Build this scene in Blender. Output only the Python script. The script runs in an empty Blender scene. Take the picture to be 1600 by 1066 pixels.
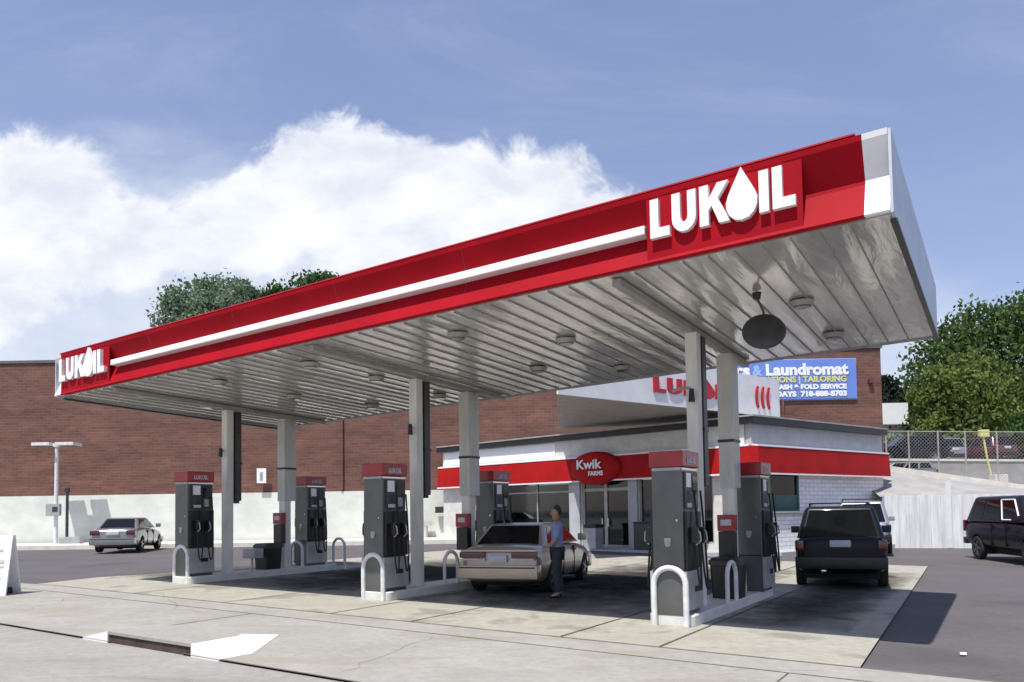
import bpy, bmesh, math, random
from math import sin, cos, radians, pi, sqrt, atan2
from mathutils import Vector, Matrix
random.seed(7)
SC = bpy.context.scene
COL = SC.collection

# ------------------------------------------------------------------ camera
CAMH = 1.65
PITCH, ROLL = radians(2.6), 0.015
cam = bpy.data.cameras.new('camera'); cam_o = bpy.data.objects.new('camera', cam); COL.objects.link(cam_o)
cp, sp, cr, sr = cos(PITCH), sin(PITCH), cos(ROLL), sin(ROLL)
r0, u0, f0 = Vector((1, 0, 0)), Vector((0, -sp, cp)), Vector((0, cp, sp))
cR = cr*r0 - sr*u0; cU = sr*r0 + cr*u0
M = Matrix.Identity(4)
for i in range(3):
    M[i][0] = cR[i]; M[i][1] = cU[i]; M[i][2] = -f0[i]
M[2][3] = CAMH
cam_o.matrix_world = M
cam.sensor_width = 36; cam.lens = 1206/1600*36; cam.shift_y = 0.1326
cam.clip_start = .1; cam.clip_end = 3000
SC.camera = cam_o

# ------------------------------------------------------------------ sky and sun
SUN = Vector((-.25, -.39, 1.0)).normalized()
w = bpy.data.worlds.new('World'); SC.world = w; w.use_nodes = True
nt = w.node_tree; nt.nodes.clear()
def N(t, **k):
    n = nt.nodes.new(t)
    for a, b in k.items(): setattr(n, a, b)
    return n
def L(a, b): nt.links.new(a, b)
def math_(op, a, b=None, clamp=False):
    n = N('ShaderNodeMath', operation=op); n.use_clamp = clamp
    for i, x in enumerate((a, b)):
        if x is None: continue
        if isinstance(x, (int, float)): n.inputs[i].default_value = x
        else: L(x, n.inputs[i])
    return n.outputs[0]
sky = N('ShaderNodeTexSky', sky_type='NISHITA'); sky.sun_disc = False
sky.sun_elevation = math.asin(SUN.z); sky.sun_rotation = atan2(SUN.x, SUN.y); sky.air_density = 1.0; sky.dust_density = .6; sky.ozone_density = 1.6
tc = N('ShaderNodeTexCoord'); sep = N('ShaderNodeSeparateXYZ'); L(tc.outputs['Generated'], sep.inputs[0])
yy = math_('MAXIMUM', sep.outputs[1], .02)
px = math_('DIVIDE', sep.outputs[0], yy); pz = math_('DIVIDE', sep.outputs[2], yy)
comb = N('ShaderNodeCombineXYZ'); L(px, comb.inputs[0]); L(pz, comb.inputs[1])
def noise(scale, detail, rough=.55, dist=0, vec=None, sc=(1, 1, 1)):
    mp = N('ShaderNodeMapping'); mp.inputs['Scale'].default_value = sc
    L(vec or comb.outputs[0], mp.inputs[0])
    n = N('ShaderNodeTexNoise'); n.inputs['Scale'].default_value = scale; n.inputs['Detail'].default_value = detail
    n.inputs['Roughness'].default_value = rough; n.inputs['Distortion'].default_value = dist
    L(mp.outputs[0], n.inputs[0]); return n.outputs['Fac']
def blob(cx, cy, rx, ry):
    a = math_('DIVIDE', math_('SUBTRACT', px, cx), rx); b = math_('DIVIDE', math_('SUBTRACT', pz, cy), ry)
    d = math_('SQRT', math_('ADD', math_('MULTIPLY', a, a), math_('MULTIPLY', b, b)))
    return math_('SUBTRACT', 1.0, d)
def union(bs):
    o = None
    for b in bs:
        v = blob(*b); o = v if o is None else math_('MAXIMUM', o, v)
    return o
dense = union([(-.62, .40, .13, .12), (-.52, .36, .10, .07), (-.25, .43, .10, .10), (-.21, .42, .12, .12), (-.12, .41, .10, .10),
               (-.05, .40, .12, .10), (.03, .395, .11, .10), (.09, .36, .11, .08), (-.33, .39, .12, .08), (-.40, .36, .12, .05), (-.70, .36, .2, .14)])
soft = union([(-.52, .24, .70, .26), (-.2, .26, .55, .22), (-.8, .22, .6, .30), (.1, .2, .6, .18)])
n1 = noise(9, 9, .62, .3); n2 = noise(3.2, 6, .6, .2, sc=(1, 2.2, 1)); n3 = noise(1.6, 6, .65, .6, sc=(1, 3.2, 1))
def ramp(x, lo, hi):
    m = N('ShaderNodeMapRange', interpolation_type='SMOOTHSTEP'); m.inputs[1].default_value = lo; m.inputs[2].default_value = hi
    L(x, m.inputs[0]); return m.outputs[0]
cd = ramp(math_('ADD', dense, math_('MULTIPLY', math_('SUBTRACT', n1, .5), 1.35)), -.05, .25)
cs = ramp(math_('ADD', soft, math_('MULTIPLY', math_('SUBTRACT', n2, .5), .9)), -.12, .55)
wisp = math_('MULTIPLY', ramp(n3, .42, .78), .30)
def mix(fac, a, b):
    m = N('ShaderNodeMix', data_type='RGBA')
    L(fac, m.inputs[0]) if not isinstance(fac, float) else setattr(m.inputs[0], 'default_value', fac)
    for i, x in ((6, a), (7, b)):
        if isinstance(x, tuple): m.inputs[i].default_value = x
        else: L(x, m.inputs[i])
    return m.outputs[2]
shade = mix(ramp(noise(6, 7, .6, .2, sc=(1, 1.6, 1)), .3, .68), (5.0, 5.3, 6.1, 1), (6.9, 7.0, 7.2, 1))
veil = mix(.5, shade, (4.0, 4.6, 5.8, 1))
tint = N('ShaderNodeMix', data_type='RGBA', blend_type='MULTIPLY'); tint.inputs[0].default_value = 1
L(sky.outputs[0], tint.inputs[6]); tint.inputs[7].default_value = (1.36, 1.12, 1.02, 1)
c = mix(.30, tint.outputs[2], (2.0, 2.75, 5.6, 1))
c = mix(wisp, c, (3.6, 4.1, 5.6, 1))
c = mix(math_('MULTIPLY', cs, .86), c, veil)
c = mix(cd, c, shade)
bg = N('ShaderNodeBackground'); bg.inputs[1].default_value = .132; L(c, bg.inputs[0])
ow = N('ShaderNodeOutputWorld'); L(bg.outputs[0], ow.inputs[0])

sun = bpy.data.lights.new('sun', 'SUN'); sun.energy = 5.0; sun.angle = radians(.5); sun.color = (1, .955, .88)
sun_o = bpy.data.objects.new('sun', sun); COL.objects.link(sun_o); sun_o.rotation_euler = (-SUN).to_track_quat('-Z', 'Y').to_euler(); sun_o.location = (-10, -20, 40)
SC.view_settings.view_transform = 'Standard'; SC.view_settings.look = 'None'; SC.view_settings.exposure = 0.2; SC.view_settings.gamma = 1

# ------------------------------------------------------------------ materials
def mat(name, col, rough=.6, metal=0., var=.12, vscale=3., bump=0., bscale=30., coat=0., spec=.5, stretch=(1, 1, 1), emit=None, col2=None, lo=.35, hi=.65):
    m = bpy.data.materials.new(name); m.use_nodes = True; t = m.node_tree; b = t.nodes['Principled BSDF']
    b.inputs['Roughness'].default_value = rough; b.inputs['Metallic'].default_value = metal
    b.inputs['Coat Weight'].default_value = coat; b.inputs['Coat Roughness'].default_value = .08; b.inputs['Specular IOR Level'].default_value = spec
    tcn = t.nodes.new('ShaderNodeTexCoord'); mp = t.nodes.new('ShaderNodeMapping'); mp.inputs['Scale'].default_value = stretch
    t.links.new(tcn.outputs['Object'], mp.inputs[0])
    if var or col2:
        n = t.nodes.new('ShaderNodeTexNoise'); n.inputs['Scale'].default_value = vscale; n.inputs['Detail'].default_value = 6; n.inputs['Roughness'].default_value = .6
        t.links.new(mp.outputs[0], n.inputs[0])
        mr = t.nodes.new('ShaderNodeMapRange'); mr.inputs[1].default_value = lo; mr.inputs[2].default_value = hi; t.links.new(n.outputs['Fac'], mr.inputs[0])
        mx = t.nodes.new('ShaderNodeMix'); mx.data_type = 'RGBA'; t.links.new(mr.outputs[0], mx.inputs[0])
        mx.inputs[6].default_value = (*(col2 or [x*(1-var) for x in col]), 1); mx.inputs[7].default_value = (*[min(1, x*(1+(0 if col2 else var))) for x in col], 1)
        t.links.new(mx.outputs[2], b.inputs['Base Color'])
    else: b.inputs['Base Color'].default_value = (*col, 1)
    if bump:
        n2 = t.nodes.new('ShaderNodeTexNoise'); n2.inputs['Scale'].default_value = bscale; n2.inputs['Detail'].default_value = 5
        t.links.new(mp.outputs[0], n2.inputs[0])
        bp = t.nodes.new('ShaderNodeBump'); bp.inputs['Strength'].default_value = bump; bp.inputs['Distance'].default_value = .02
        t.links.new(n2.outputs['Fac'], bp.inputs['Height']); t.links.new(bp.outputs[0], b.inputs['Normal'])
    if emit:
        b.inputs['Emission Color'].default_value = (*emit[0], 1); b.inputs['Emission Strength'].default_value = emit[1]
    return m

def brick_mat(name, c1, c2, mortar, scale=1., bump=.4, rough=.85, patch=.25):
    m = bpy.data.materials.new(name); m.use_nodes = True; t = m.node_tree; b = t.nodes['Principled BSDF']; b.inputs['Roughness'].default_value = rough
    tcn = t.nodes.new('ShaderNodeTexCoord'); mp = t.nodes.new('ShaderNodeMapping'); mp.inputs['Rotation'].default_value = (radians(90), 0, 0)
    # object x,z -> brick u,v
    sx = t.nodes.new('ShaderNodeSeparateXYZ'); cx = t.nodes.new('ShaderNodeCombineXYZ')
    t.links.new(tcn.outputs['Object'], sx.inputs[0]); t.links.new(sx.outputs[0], cx.inputs[0]); t.links.new(sx.outputs[2], cx.inputs[1])
    bt = t.nodes.new('ShaderNodeTexBrick'); bt.inputs['Scale'].default_value = scale; bt.inputs['Brick Width'].default_value = .42; bt.inputs['Row Height'].default_value = .15
    bt.inputs['Mortar Size'].default_value = .012; bt.inputs['Color1'].default_value = (*c1, 1); bt.inputs['Color2'].default_value = (*c2, 1); bt.inputs['Mortar'].default_value = (*mortar, 1)
    t.links.new(cx.outputs[0], bt.inputs[0])
    n = t.nodes.new('ShaderNodeTexNoise'); n.inputs['Scale'].default_value = .6; n.inputs['Detail'].default_value = 8; n.inputs['Roughness'].default_value = .7
    st = t.nodes.new('ShaderNodeMapping'); st.inputs['Scale'].default_value = (.5, .5, 2.2); t.links.new(tcn.outputs['Object'], st.inputs[0]); t.links.new(st.outputs[0], n.inputs[0])
    mr = t.nodes.new('ShaderNodeMapRange'); mr.inputs[1].default_value = .3; mr.inputs[2].default_value = .7; mr.inputs[3].default_value = 1-patch; mr.inputs[4].default_value = 1+patch
    t.links.new(n.outputs['Fac'], mr.inputs[0])
    mx = t.nodes.new('ShaderNodeVectorMath'); mx.operation = 'SCALE'; t.links.new(bt.outputs['Color'], mx.inputs[0]); t.links.new(mr.outputs[0], mx.inputs['Scale'])
    t.links.new(mx.outputs[0], b.inputs['Base Color'])
    bp = t.nodes.new('ShaderNodeBump'); bp.inputs['Strength'].default_value = bump; bp.inputs['Distance'].default_value = .02; bp.invert = True
    t.links.new(bt.outputs['Fac'], bp.inputs['Height']); t.links.new(bp.outputs[0], b.inputs['Normal'])
    return m

def ceiling_mat():
    m = mat('ceiling_metal', (.72, .71, .68), .15, .5, .14, 1.8, stretch=(1, .3, 1))
    t = m.node_tree; b = t.nodes['Principled BSDF']
    tcn = t.nodes.new('ShaderNodeTexCoord'); mp = t.nodes.new('ShaderNodeMapping'); t.links.new(tcn.outputs['Object'], mp.inputs[0])
    wv = t.nodes.new('ShaderNodeTexWave'); wv.wave_type = 'BANDS'; wv.bands_direction = 'X'; wv.inputs['Scale'].default_value = 1/.4/ (2*pi) * 2*pi/ 3.0
    wv.inputs['Distortion'].default_value = 0; t.links.new(mp.outputs[0], wv.inputs[0])
    n = t.nodes.new('ShaderNodeTexNoise'); n.inputs['Scale'].default_value = 1.6; n.inputs['Detail'].default_value = 4; n.inputs['Distortion'].default_value = .6
    mp2 = t.nodes.new('ShaderNodeMapping'); mp2.inputs['Scale'].default_value = (2.4, .55, 1); t.links.new(tcn.outputs['Object'], mp2.inputs[0]); t.links.new(mp2.outputs[0], n.inputs[0])
    ad = t.nodes.new('ShaderNodeMath'); ad.operation = 'MULTIPLY_ADD'; ad.inputs[1].default_value = 3.0; t.links.new(n.outputs['Fac'], ad.inputs[0]); t.links.new(wv.outputs['Fac'], ad.inputs[2])
    bp = t.nodes.new('ShaderNodeBump'); bp.inputs['Strength'].default_value = .22; bp.inputs['Distance'].default_value = .03
    t.links.new(ad.outputs[0], bp.inputs['Height']); t.links.new(bp.outputs[0], b.inputs['Normal'])
    return m

def glass_mat(name, tint=(.55, .6, .6), trans=.55):
    m = bpy.data.materials.new(name); m.use_nodes = True; t = m.node_tree; t.nodes.clear()
    o = t.nodes.new('ShaderNodeOutputMaterial'); g = t.nodes.new('ShaderNodeBsdfGlossy'); g.inputs['Roughness'].default_value = .03; g.inputs[0].default_value = (.9, .95, 1, 1)
    tr = t.nodes.new('ShaderNodeBsdfTransparent'); tr.inputs[0].default_value = (*tint, 1)
    mx = t.nodes.new('ShaderNodeMixShader'); lw = t.nodes.new('ShaderNodeFresnel'); lw.inputs[0].default_value = 1.5
    t.links.new(lw.outputs[0], mx.inputs[0]); t.links.new(tr.outputs[0], mx.inputs[1]); t.links.new(g.outputs[0], mx.inputs[2]); t.links.new(mx.outputs[0], o.inputs[0])
    return m

def leaf_mat(name, c1, c2):
    m = mat(name, c1, .75, 0, 0, .9, col2=c2, lo=.38, hi=.62, spec=.2)
    b = m.node_tree.nodes['Principled BSDF']; b.inputs['Subsurface Weight'].default_value = 0
    # light passing through the leaves
    t = m.node_tree; o = [n for n in t.nodes if n.type == 'OUTPUT_MATERIAL'][0]
    tl = t.nodes.new('ShaderNodeBsdfTranslucent'); mx = t.nodes.new('ShaderNodeMixShader'); mx.inputs[0].default_value = .3
    src = b.inputs['Base Color'].links[0].from_socket; t.links.new(src, tl.inputs[0])
    t.links.new(b.outputs[0], mx.inputs[1]); t.links.new(tl.outputs[0], mx.inputs[2]); t.links.new(mx.outputs[0], o.inputs[0])
    return m

def ground_mat(name, c1, c2, sc1, crack=.0, rough=.9, stain_shade=None, sc2=9.):
    """two scales of mottling, optional darker stains with a shape of their own"""
    m = mat(name, c1, rough, 0, 0, sc1, bump=.25, bscale=60, col2=c2, lo=.3, hi=.7, spec=.25)
    t = m.node_tree; b = t.nodes['Principled BSDF']; src = b.inputs['Base Color'].links[0].from_socket
    tcn = t.nodes.new('ShaderNodeTexCoord')
    n = t.nodes.new('ShaderNodeTexNoise'); n.inputs['Scale'].default_value = sc2; n.inputs['Detail'].default_value = 8; n.inputs['Roughness'].default_value = .75; t.links.new(tcn.outputs['Object'], n.inputs[0])
    mr = t.nodes.new('ShaderNodeMapRange'); mr.inputs[1].default_value = .3; mr.inputs[2].default_value = .7; mr.inputs[3].default_value = .84; mr.inputs[4].default_value = 1.12; t.links.new(n.outputs['Fac'], mr.inputs[0])
    vs = t.nodes.new('ShaderNodeVectorMath'); vs.operation = 'SCALE'; t.links.new(src, vs.inputs[0]); t.links.new(mr.outputs[0], vs.inputs['Scale'])
    out = vs.outputs[0]
    if stain_shade:
        n2 = t.nodes.new('ShaderNodeTexNoise'); n2.inputs['Scale'].default_value = stain_shade[1]; n2.inputs['Detail'].default_value = 5; n2.inputs['Distortion'].default_value = .4
        mp = t.nodes.new('ShaderNodeMapping'); mp.inputs['Scale'].default_value = stain_shade[3]; t.links.new(tcn.outputs['Object'], mp.inputs[0]); t.links.new(mp.outputs[0], n2.inputs[0])
        r2 = t.nodes.new('ShaderNodeMapRange'); r2.interpolation_type = 'SMOOTHSTEP'; r2.inputs[1].default_value = stain_shade[2]; r2.inputs[2].default_value = stain_shade[2]+.13; t.links.new(n2.outputs['Fac'], r2.inputs[0])
        mu = t.nodes.new('ShaderNodeMath'); mu.operation = 'MULTIPLY'; mu.inputs[1].default_value = stain_shade[4]; t.links.new(r2.outputs[0], mu.inputs[0])
        mx = t.nodes.new('ShaderNodeMix'); mx.data_type = 'RGBA'; t.links.new(mu.outputs[0], mx.inputs[0]); t.links.new(out, mx.inputs[6]); mx.inputs[7].default_value = (*stain_shade[0], 1)
        out = mx.outputs[2]
    t.links.new(out, b.inputs['Base Color'])
    return m

MT = {
 'red': mat('red_panel', (.31, .003, .010), .62, 0, .12, .8, coat=0, spec=.1),
 'white': mat('white_panel', (.72, .73, .74), .35, 0, .06, 2., coat=.2),
 'offwhite': mat('offwhite_paint', (.60, .60, .57), .6, 0, .10, 3., bump=.1),
 'post_white': mat('white_painted_steel', (.66, .67, .68), .45, 0, .14, 7.),
 'sidepan': mat('side_panel', (.50, .54, .60), .4, 0, .10, 1.5),
 'slot': mat('brown_slot', (.055, .038, .032), .9, 0, .3, 6.),
 'letter': mat('white_letter', (.80, .81, .83), .4, 0, .03, 3.),
 'redletter': mat('red_letter', (.45, .01, .02), .4, 0, .05, 3.),
 'col': mat('column_paint', (.68, .67, .62), .45, 0, .12, 4., stretch=(1, 1, .3)),
 'cladding': mat('cladding_grey', (.50, .49, .455), .4, .1, .12, 4., stretch=(1, 1, .3)),
 'dark': mat('dark_metal', (.045, .045, .045), .4, .2, .2, 6.),
 'black': mat('black_plastic', (.012, .012, .013), .35, 0, .3, 8.),
 'rubber': mat('black_rubber', (.015, .015, .015), .8, 0, .2, 8.),
 'pump': mat('pump_grey', (.105, .11, .105), .35, .2, .12, 3., coat=.15),
 'pump_light': mat('pump_base_grey', (.36, .37, .38), .4, .2, .12, 4.),
 'redhead': mat('pump_header_red', (.30, .006, .015), .35, 0, .12, 4., coat=.3),
 'ceil': ceiling_mat(),
 'beam': mat('beam_grey', (.34, .335, .31), .5, .1, .12, 3.),
 'lens': mat('lamp_lens', (.10, .10, .09), .15, 0, .2, 20.),
 'brick': brick_mat('brown_brick', (.160, .072, .053), (.116, .051, .039), (.15, .092, .077), 1., patch=.38),
 'brick2': brick_mat('orange_brick', (.25, .085, .045), (.19, .06, .035), (.2, .12, .09), 1.),
 'wbrick': brick_mat('white_painted_brick', (.84, .84, .86), (.76, .76, .79), (.55, .55, .57), 1., .8, .6, .12),
 'wallwhite': mat('painted_wall_base', (.60, .625, .58), .7, 0, .10, .7, bump=.2, stretch=(1, 1, 1.5)),
 'cap': mat('metal_coping', (.13, .13, .14), .45, .3, .1, 3.),
 'roofgrey': mat('roof_fascia_grey', (.40, .41, .43), .6, 0, .10, 2.),
 'awn': mat('red_awning', (.36, .004, .004), .65, 0, .14, 1.2, bump=.15, bscale=4, spec=.25),
 'glass': glass_mat('window_glass', (.42, .46, .46)),
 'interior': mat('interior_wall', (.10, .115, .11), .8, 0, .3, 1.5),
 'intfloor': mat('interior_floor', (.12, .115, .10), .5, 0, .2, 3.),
 'concrete': ground_mat('pad_concrete', (.39, .375, .32), (.315, .302, .26), 1.1, stain_shade=((.17, .16, .14), 1.1, .53, (1, 1, 1), .6)),
 'apron': ground_mat('apron_concrete', (.355, .346, .318), (.29, .283, .262), .8, stain_shade=((.27, .245, .20), .5, .52, (1.0, 3.2, 1), .5)),
 'road': ground_mat('road_surface', (.325, .318, .298), (.27, .264, .248), .7, stain_shade=((.23, .215, .185), .6, .55, (.7, 3, 1), .45)),
 'asphalt': ground_mat('lot_asphalt', (.125, .117, .122), (.098, .092, .096), .5, stain_shade=((.075, .07, .072), .35, .56, (1, 1, 1), .6), sc2=14),
 'joint': mat('joint_filler', (.13, .115, .09), .95, 0, .35, 3.),
 'crack': mat('gutter_seam', (.10, .09, .075), .95, 0, .35, 3.),
 'retain': mat('board_wall', (.68, .69, .70), .75, 0, .16, 2.2, bump=.3, stretch=(2.2, 2.2, .25)),
 'bank': mat('bank_concrete', (.30, .295, .285), .9, 0, .14, 1.2, bump=.2),
 'lotground': mat('upper_lot', (.30, .29, .27), .9, 0, .2, .8),
 'kerbw': mat('pale_kerb', (.62, .60, .55), .8, 0, .12, 2.),
 'paintw': mat('white_road_paint', (.80, .77, .76), .6, 0, .05, 5.),
 'galv': mat('galvanised_post', (.38, .36, .34), .5, .3, .15, 3.),
 'trunk': mat('bark', (.10, .075, .055), .9, 0, .3, 5., bump=.5),
 'leaf_a': leaf_mat('leaf_mid_green', (.095, .155, .045), (.050, .090, .026)),
 'leaf_b': leaf_mat('leaf_yellow_green', (.165, .215, .055), (.095, .135, .035)),
 'leaf_c': leaf_mat('leaf_blue_green', (.22, .30, .19), (.12, .18, .11)),
 'leaf_d': leaf_mat('leaf_dark', (.022, .040, .026), (.012, .025, .016)),
 'leaf_e': leaf_mat('leaf_deep_green', (.08, .15, .035), (.03, .07, .02)),
 'blue': mat('banner_blue', (.13, .23, .60), .6, 0, .08, 1.),
 'yellow': mat('banner_yellow', (.62, .60, .22), .6, 0, .05, 1.),
 'paleblue': mat('banner_pale_blue', (.30, .45, .80), .6, 0, .05, 1.),
 'tyre': mat('tyre', (.018, .018, .018), .85, 0, .2, 10.),
 'rim': mat('alloy_rim', (.32, .32, .33), .3, .8, .1, 5.),
 'carglass': mat('car_glass', (.006, .007, .008), .06, 0, 0, 1., spec=.28),
 'tail': mat('tail_lamp', (.085, .003, .010), .15, 0, .15, 12., coat=.6),
 'plate': mat('number_plate', (.50, .53, .60), .5, 0, .1, 20.),
 'chrome': mat('chrome_trim', (.55, .55, .55), .15, 1., 0),
 'champagne': mat('champagne_paint', (.40, .345, .285), .28, .45, .05, 1., coat=.7),
 'silver': mat('silver_paint', (.24, .25, .25), .28, .5, .04, 1., coat=.7),
 'navy': mat('navy_paint', (.004, .006, .014), .35, .0, .05, 1., coat=.12, spec=.2),
 'vanblack': mat('dark_van_paint', (.009, .008, .016), .32, .0, .05, 1., coat=.2, spec=.25),
 'lavender': mat('grey_paint', (.34, .34, .38), .28, .5, .05, 1., coat=.7),
 'maroon': mat('maroon_paint', (.12, .03, .05), .3, .3, .05, 1., coat=.7),
 'skin': mat('skin', (.36, .20, .14), .6, 0, .06, 8.),
 'hair': mat('hair', (.02, .016, .013), .7, 0, .3, 30.),
 'shirt': mat('blue_shirt', (.20, .26, .46), .8, 0, .15, 8.),
 'trousers': mat('grey_trousers', (.035, .035, .045), .85, 0, .15, 8.),
 'product1': mat('packaging', (.50, .42, .22), .6, 0, 0, 9., col2=(.05, .10, .09)),
 'product2': mat('packaging_red', (.35, .06, .08), .6, 0, 0, 8., col2=(.08, .09, .10)),
 'tube': mat('lit_tube', (.8, .85, .85), .5, 0, 0, emit=((.8, 1, .95), 1.3)),
 'green': mat('dark_green_frame', (.035, .10, .085), .5, 0, .15, 4.),
}

# ------------------------------------------------------------------ helpers
class MB:
    """collects shapes into one mesh"""
    def __init__(s): s.bm = bmesh.new()
    def _add(s, vs, fs):
        v = [s.bm.verts.new(p) for p in vs]
        for f in fs:
            try: s.bm.faces.new([v[i] for i in f])
            except ValueError: pass
        return v
    def box(s, x0, x1, y0, y1, z0, z1, bev=0, f=None):
        vs = [(x0, y0, z0), (x1, y0, z0), (x1, y1, z0), (x0, y1, z0), (x0, y0, z1), (x1, y0, z1), (x1, y1, z1), (x0, y1, z1)]
        if f: vs = [f(*p) for p in vs]
        v = s._add(vs, [(3, 2, 1, 0), (4, 5, 6, 7), (0, 1, 5, 4), (1, 2, 6, 5), (2, 3, 7, 6), (3, 0, 4, 7)])
        if bev:
            es = list({e for a in v for e in a.link_edges})
            bmesh.ops.bevel(s.bm, geom=es, offset=bev, segments=2, affect='EDGES', profile=.7)
        return s
    def poly(s, pts): s._add(pts, [tuple(range(len(pts)))]); return s
    def loft(s, rings, caps=True, closed=True):
        n = len(rings[0]); base = []
        for r in rings: base.append([s.bm.verts.new(p) for p in r])
        for a, b in zip(base, base[1:]):
            for i in range(n if closed else n-1):
                j = (i+1) % n
                s.bm.faces.new((a[i], a[j], b[j], b[i]))
        if caps:
            s.bm.faces.new(base[0][::-1]); s.bm.faces.new(base[-1])
        return s
    def cyl(s, p, q, r, r2=None, n=16, caps=True):
        p, q = Vector(p), Vector(q); d = (q-p).normalized(); r2 = r if r2 is None else r2
        a = d.orthogonal().normalized(); b = d.cross(a)
        rs = [[c_+a*rr*cos(2*pi*i/n)+b*rr*sin(2*pi*i/n) for i in range(n)] for c_, rr in ((p, r), (q, r2))]
        return s.loft(rs, caps)
    def tube(s, pts, r, n=8):
        pts = [Vector(p) for p in pts]; rings = []; a = None
        for i, p in enumerate(pts):
            d = (pts[min(i+1, len(pts)-1)]-pts[max(i-1, 0)]).normalized()
            a = d.orthogonal().normalized() if a is None else (a-d*a.dot(d)).normalized()
            b = d.cross(a); rr = r[i] if isinstance(r, (list, tuple)) else r
            rings.append([p+a*rr*cos(2*pi*k/n)+b*rr*sin(2*pi*k/n) for k in range(n)])
        return s.loft(rings)
    def prism(s, pts2, y0, y1, f=None):
        """2D outline in x,z extruded along y"""
        f = f or (lambda x, y, z: (x, y, z))
        n = len(pts2); vs = [f(x, y0, z) for x, z in pts2]+[f(x, y1, z) for x, z in pts2]
        s._add(vs, [tuple(range(n))[::-1], tuple(range(n, 2*n))]+[(i, (i+1) % n, n+(i+1) % n, n+i) for i in range(n)])
        return s
    def map(s, f):
        for v in s.bm.verts: v.co = Vector(f(*v.co))
        return s
    def build(s, name, m, parent=None, smooth=False, angle=35):
        bmesh.ops.recalc_face_normals(s.bm, faces=s.bm.faces)
        me = bpy.data.meshes.new(name); s.bm.to_mesh(me); s.bm.free()
        o = bpy.data.objects.new(name, me); COL.objects.link(o)
        me.materials.append(MT[m] if isinstance(m, str) else m)
        if smooth:
            for p in me.polygons: p.use_smooth = True
            try: me.set_sharp_from_angle(angle=radians(angle))
            except Exception: pass
        if parent: o.parent = parent
        return o

def tag(o, label=None, cat=None, group=None, kind=None):
    if label: o['label'] = label
    if cat: o['category'] = cat
    if group: o['group'] = group
    if kind: o['kind'] = kind
    return o
def empty(name, loc=(0, 0, 0), rz=0, **k):
    o = bpy.data.objects.new(name, None); COL.objects.link(o); o.location = loc; o.rotation_euler = (0, 0, rz); o.empty_display_size = .3
    return tag(o, **k)
def copy_tree(o, parent=None, kids=None):
    if kids is None:
        kids = {}
        for q in COL.objects:
            if q.parent: kids.setdefault(q.parent.name, []).append(q)
    c_ = o.copy(); COL.objects.link(c_); c_.parent = parent
    for ch in kids.get(o.name, []): copy_tree(ch, c_, kids)
    return c_
def text_bm(txt, size, depth=.01, bold=0., spacing=1.):
    """lettering lying in local x,z with its front towards -y; returns MB and width"""
    cu = bpy.data.curves.new('t', 'FONT'); cu.body = txt; cu.size = size; cu.extrude = depth/2; cu.offset = bold; cu.space_character = spacing; cu.resolution_u = 3
    o = bpy.data.objects.new('t', cu); COL.objects.link(o); bpy.context.view_layer.update()
    me = bpy.data.meshes.new_from_object(o.evaluated_get(bpy.context.evaluated_depsgraph_get()))
    b = MB(); b.bm.from_mesh(me)
    for v in b.bm.verts: v.co = Vector((v.co.x, -v.co.z, v.co.y))
    xs = [v.co.x for v in b.bm.verts]; x0, x1 = min(xs), max(xs)
    for v in b.bm.verts: v.co.x -= x0
    bpy.data.objects.remove(o); bpy.data.curves.remove(cu); bpy.data.meshes.remove(me)
    return b, x1-x0

# site frame: local x = to the right along the front of the forecourt, local y = away from the street
OR = Vector((3.88, 7.69)); TH = radians(32.5); ROT = -TH
def S(s, t, z=0.): return Vector((OR.x-cos(TH)*s+sin(TH)*t, OR.y+sin(TH)*s+cos(TH)*t, z))
def gs(s): return .015*min(max(s, -5), 16)
def gxy(x, y):
    return gs(-(x-OR.x)*cos(TH)+(y-OR.y)*sin(TH))

# ------------------------------------------------------------------ ground
def sheet(name, poly_st, dz, m, label=None, cell=None):
    bm = bmesh.new(); vs = [bm.verts.new((s, t, 0)) for s, t in poly_st]; bm.faces.new(vs)
    for s0 in (-5, 16):
        bmesh.ops.bisect_plane(bm, geom=bm.verts[:]+bm.edges[:]+bm.faces[:], plane_co=(s0, 0, 0), plane_no=(1, 0, 0))
    for v in bm.verts:
        p = S(v.co.x, v.co.y, gs(v.co.x)+dz); v.co = p
    bmesh.ops.recalc_face_normals(bm, faces=bm.faces)
    for f in bm.faces:
        if f.normal.z < 0: f.normal_flip()
    me = bpy.data.meshes.new(name); bm.to_mesh(me); bm.free(); o = bpy.data.objects.new(name, me); COL.objects.link(o); me.materials.append(MT[m])
    return tag(o, kind='structure')
sheet('ground', [(-900, -900), (900, -900), (900, 900), (-900, 900)], -.03, 'asphalt')
sheet('road', [(-120, -60), (120, -60), (120, -3.165), (-120, -3.165)], -.012, 'road')
sheet('driveway_apron', [(-60, -3.16), (120, -3.16), (120, 0), (-60, 0)], .004, 'apron')
sheet('concrete_pad', [(.45, 0), (16.9, 0), (17.4, 1.6), (17.1, 3.4), (16.9, 5), (16.9, 15.1), (.95, 15.1)], 0.0, 'concrete')
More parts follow.
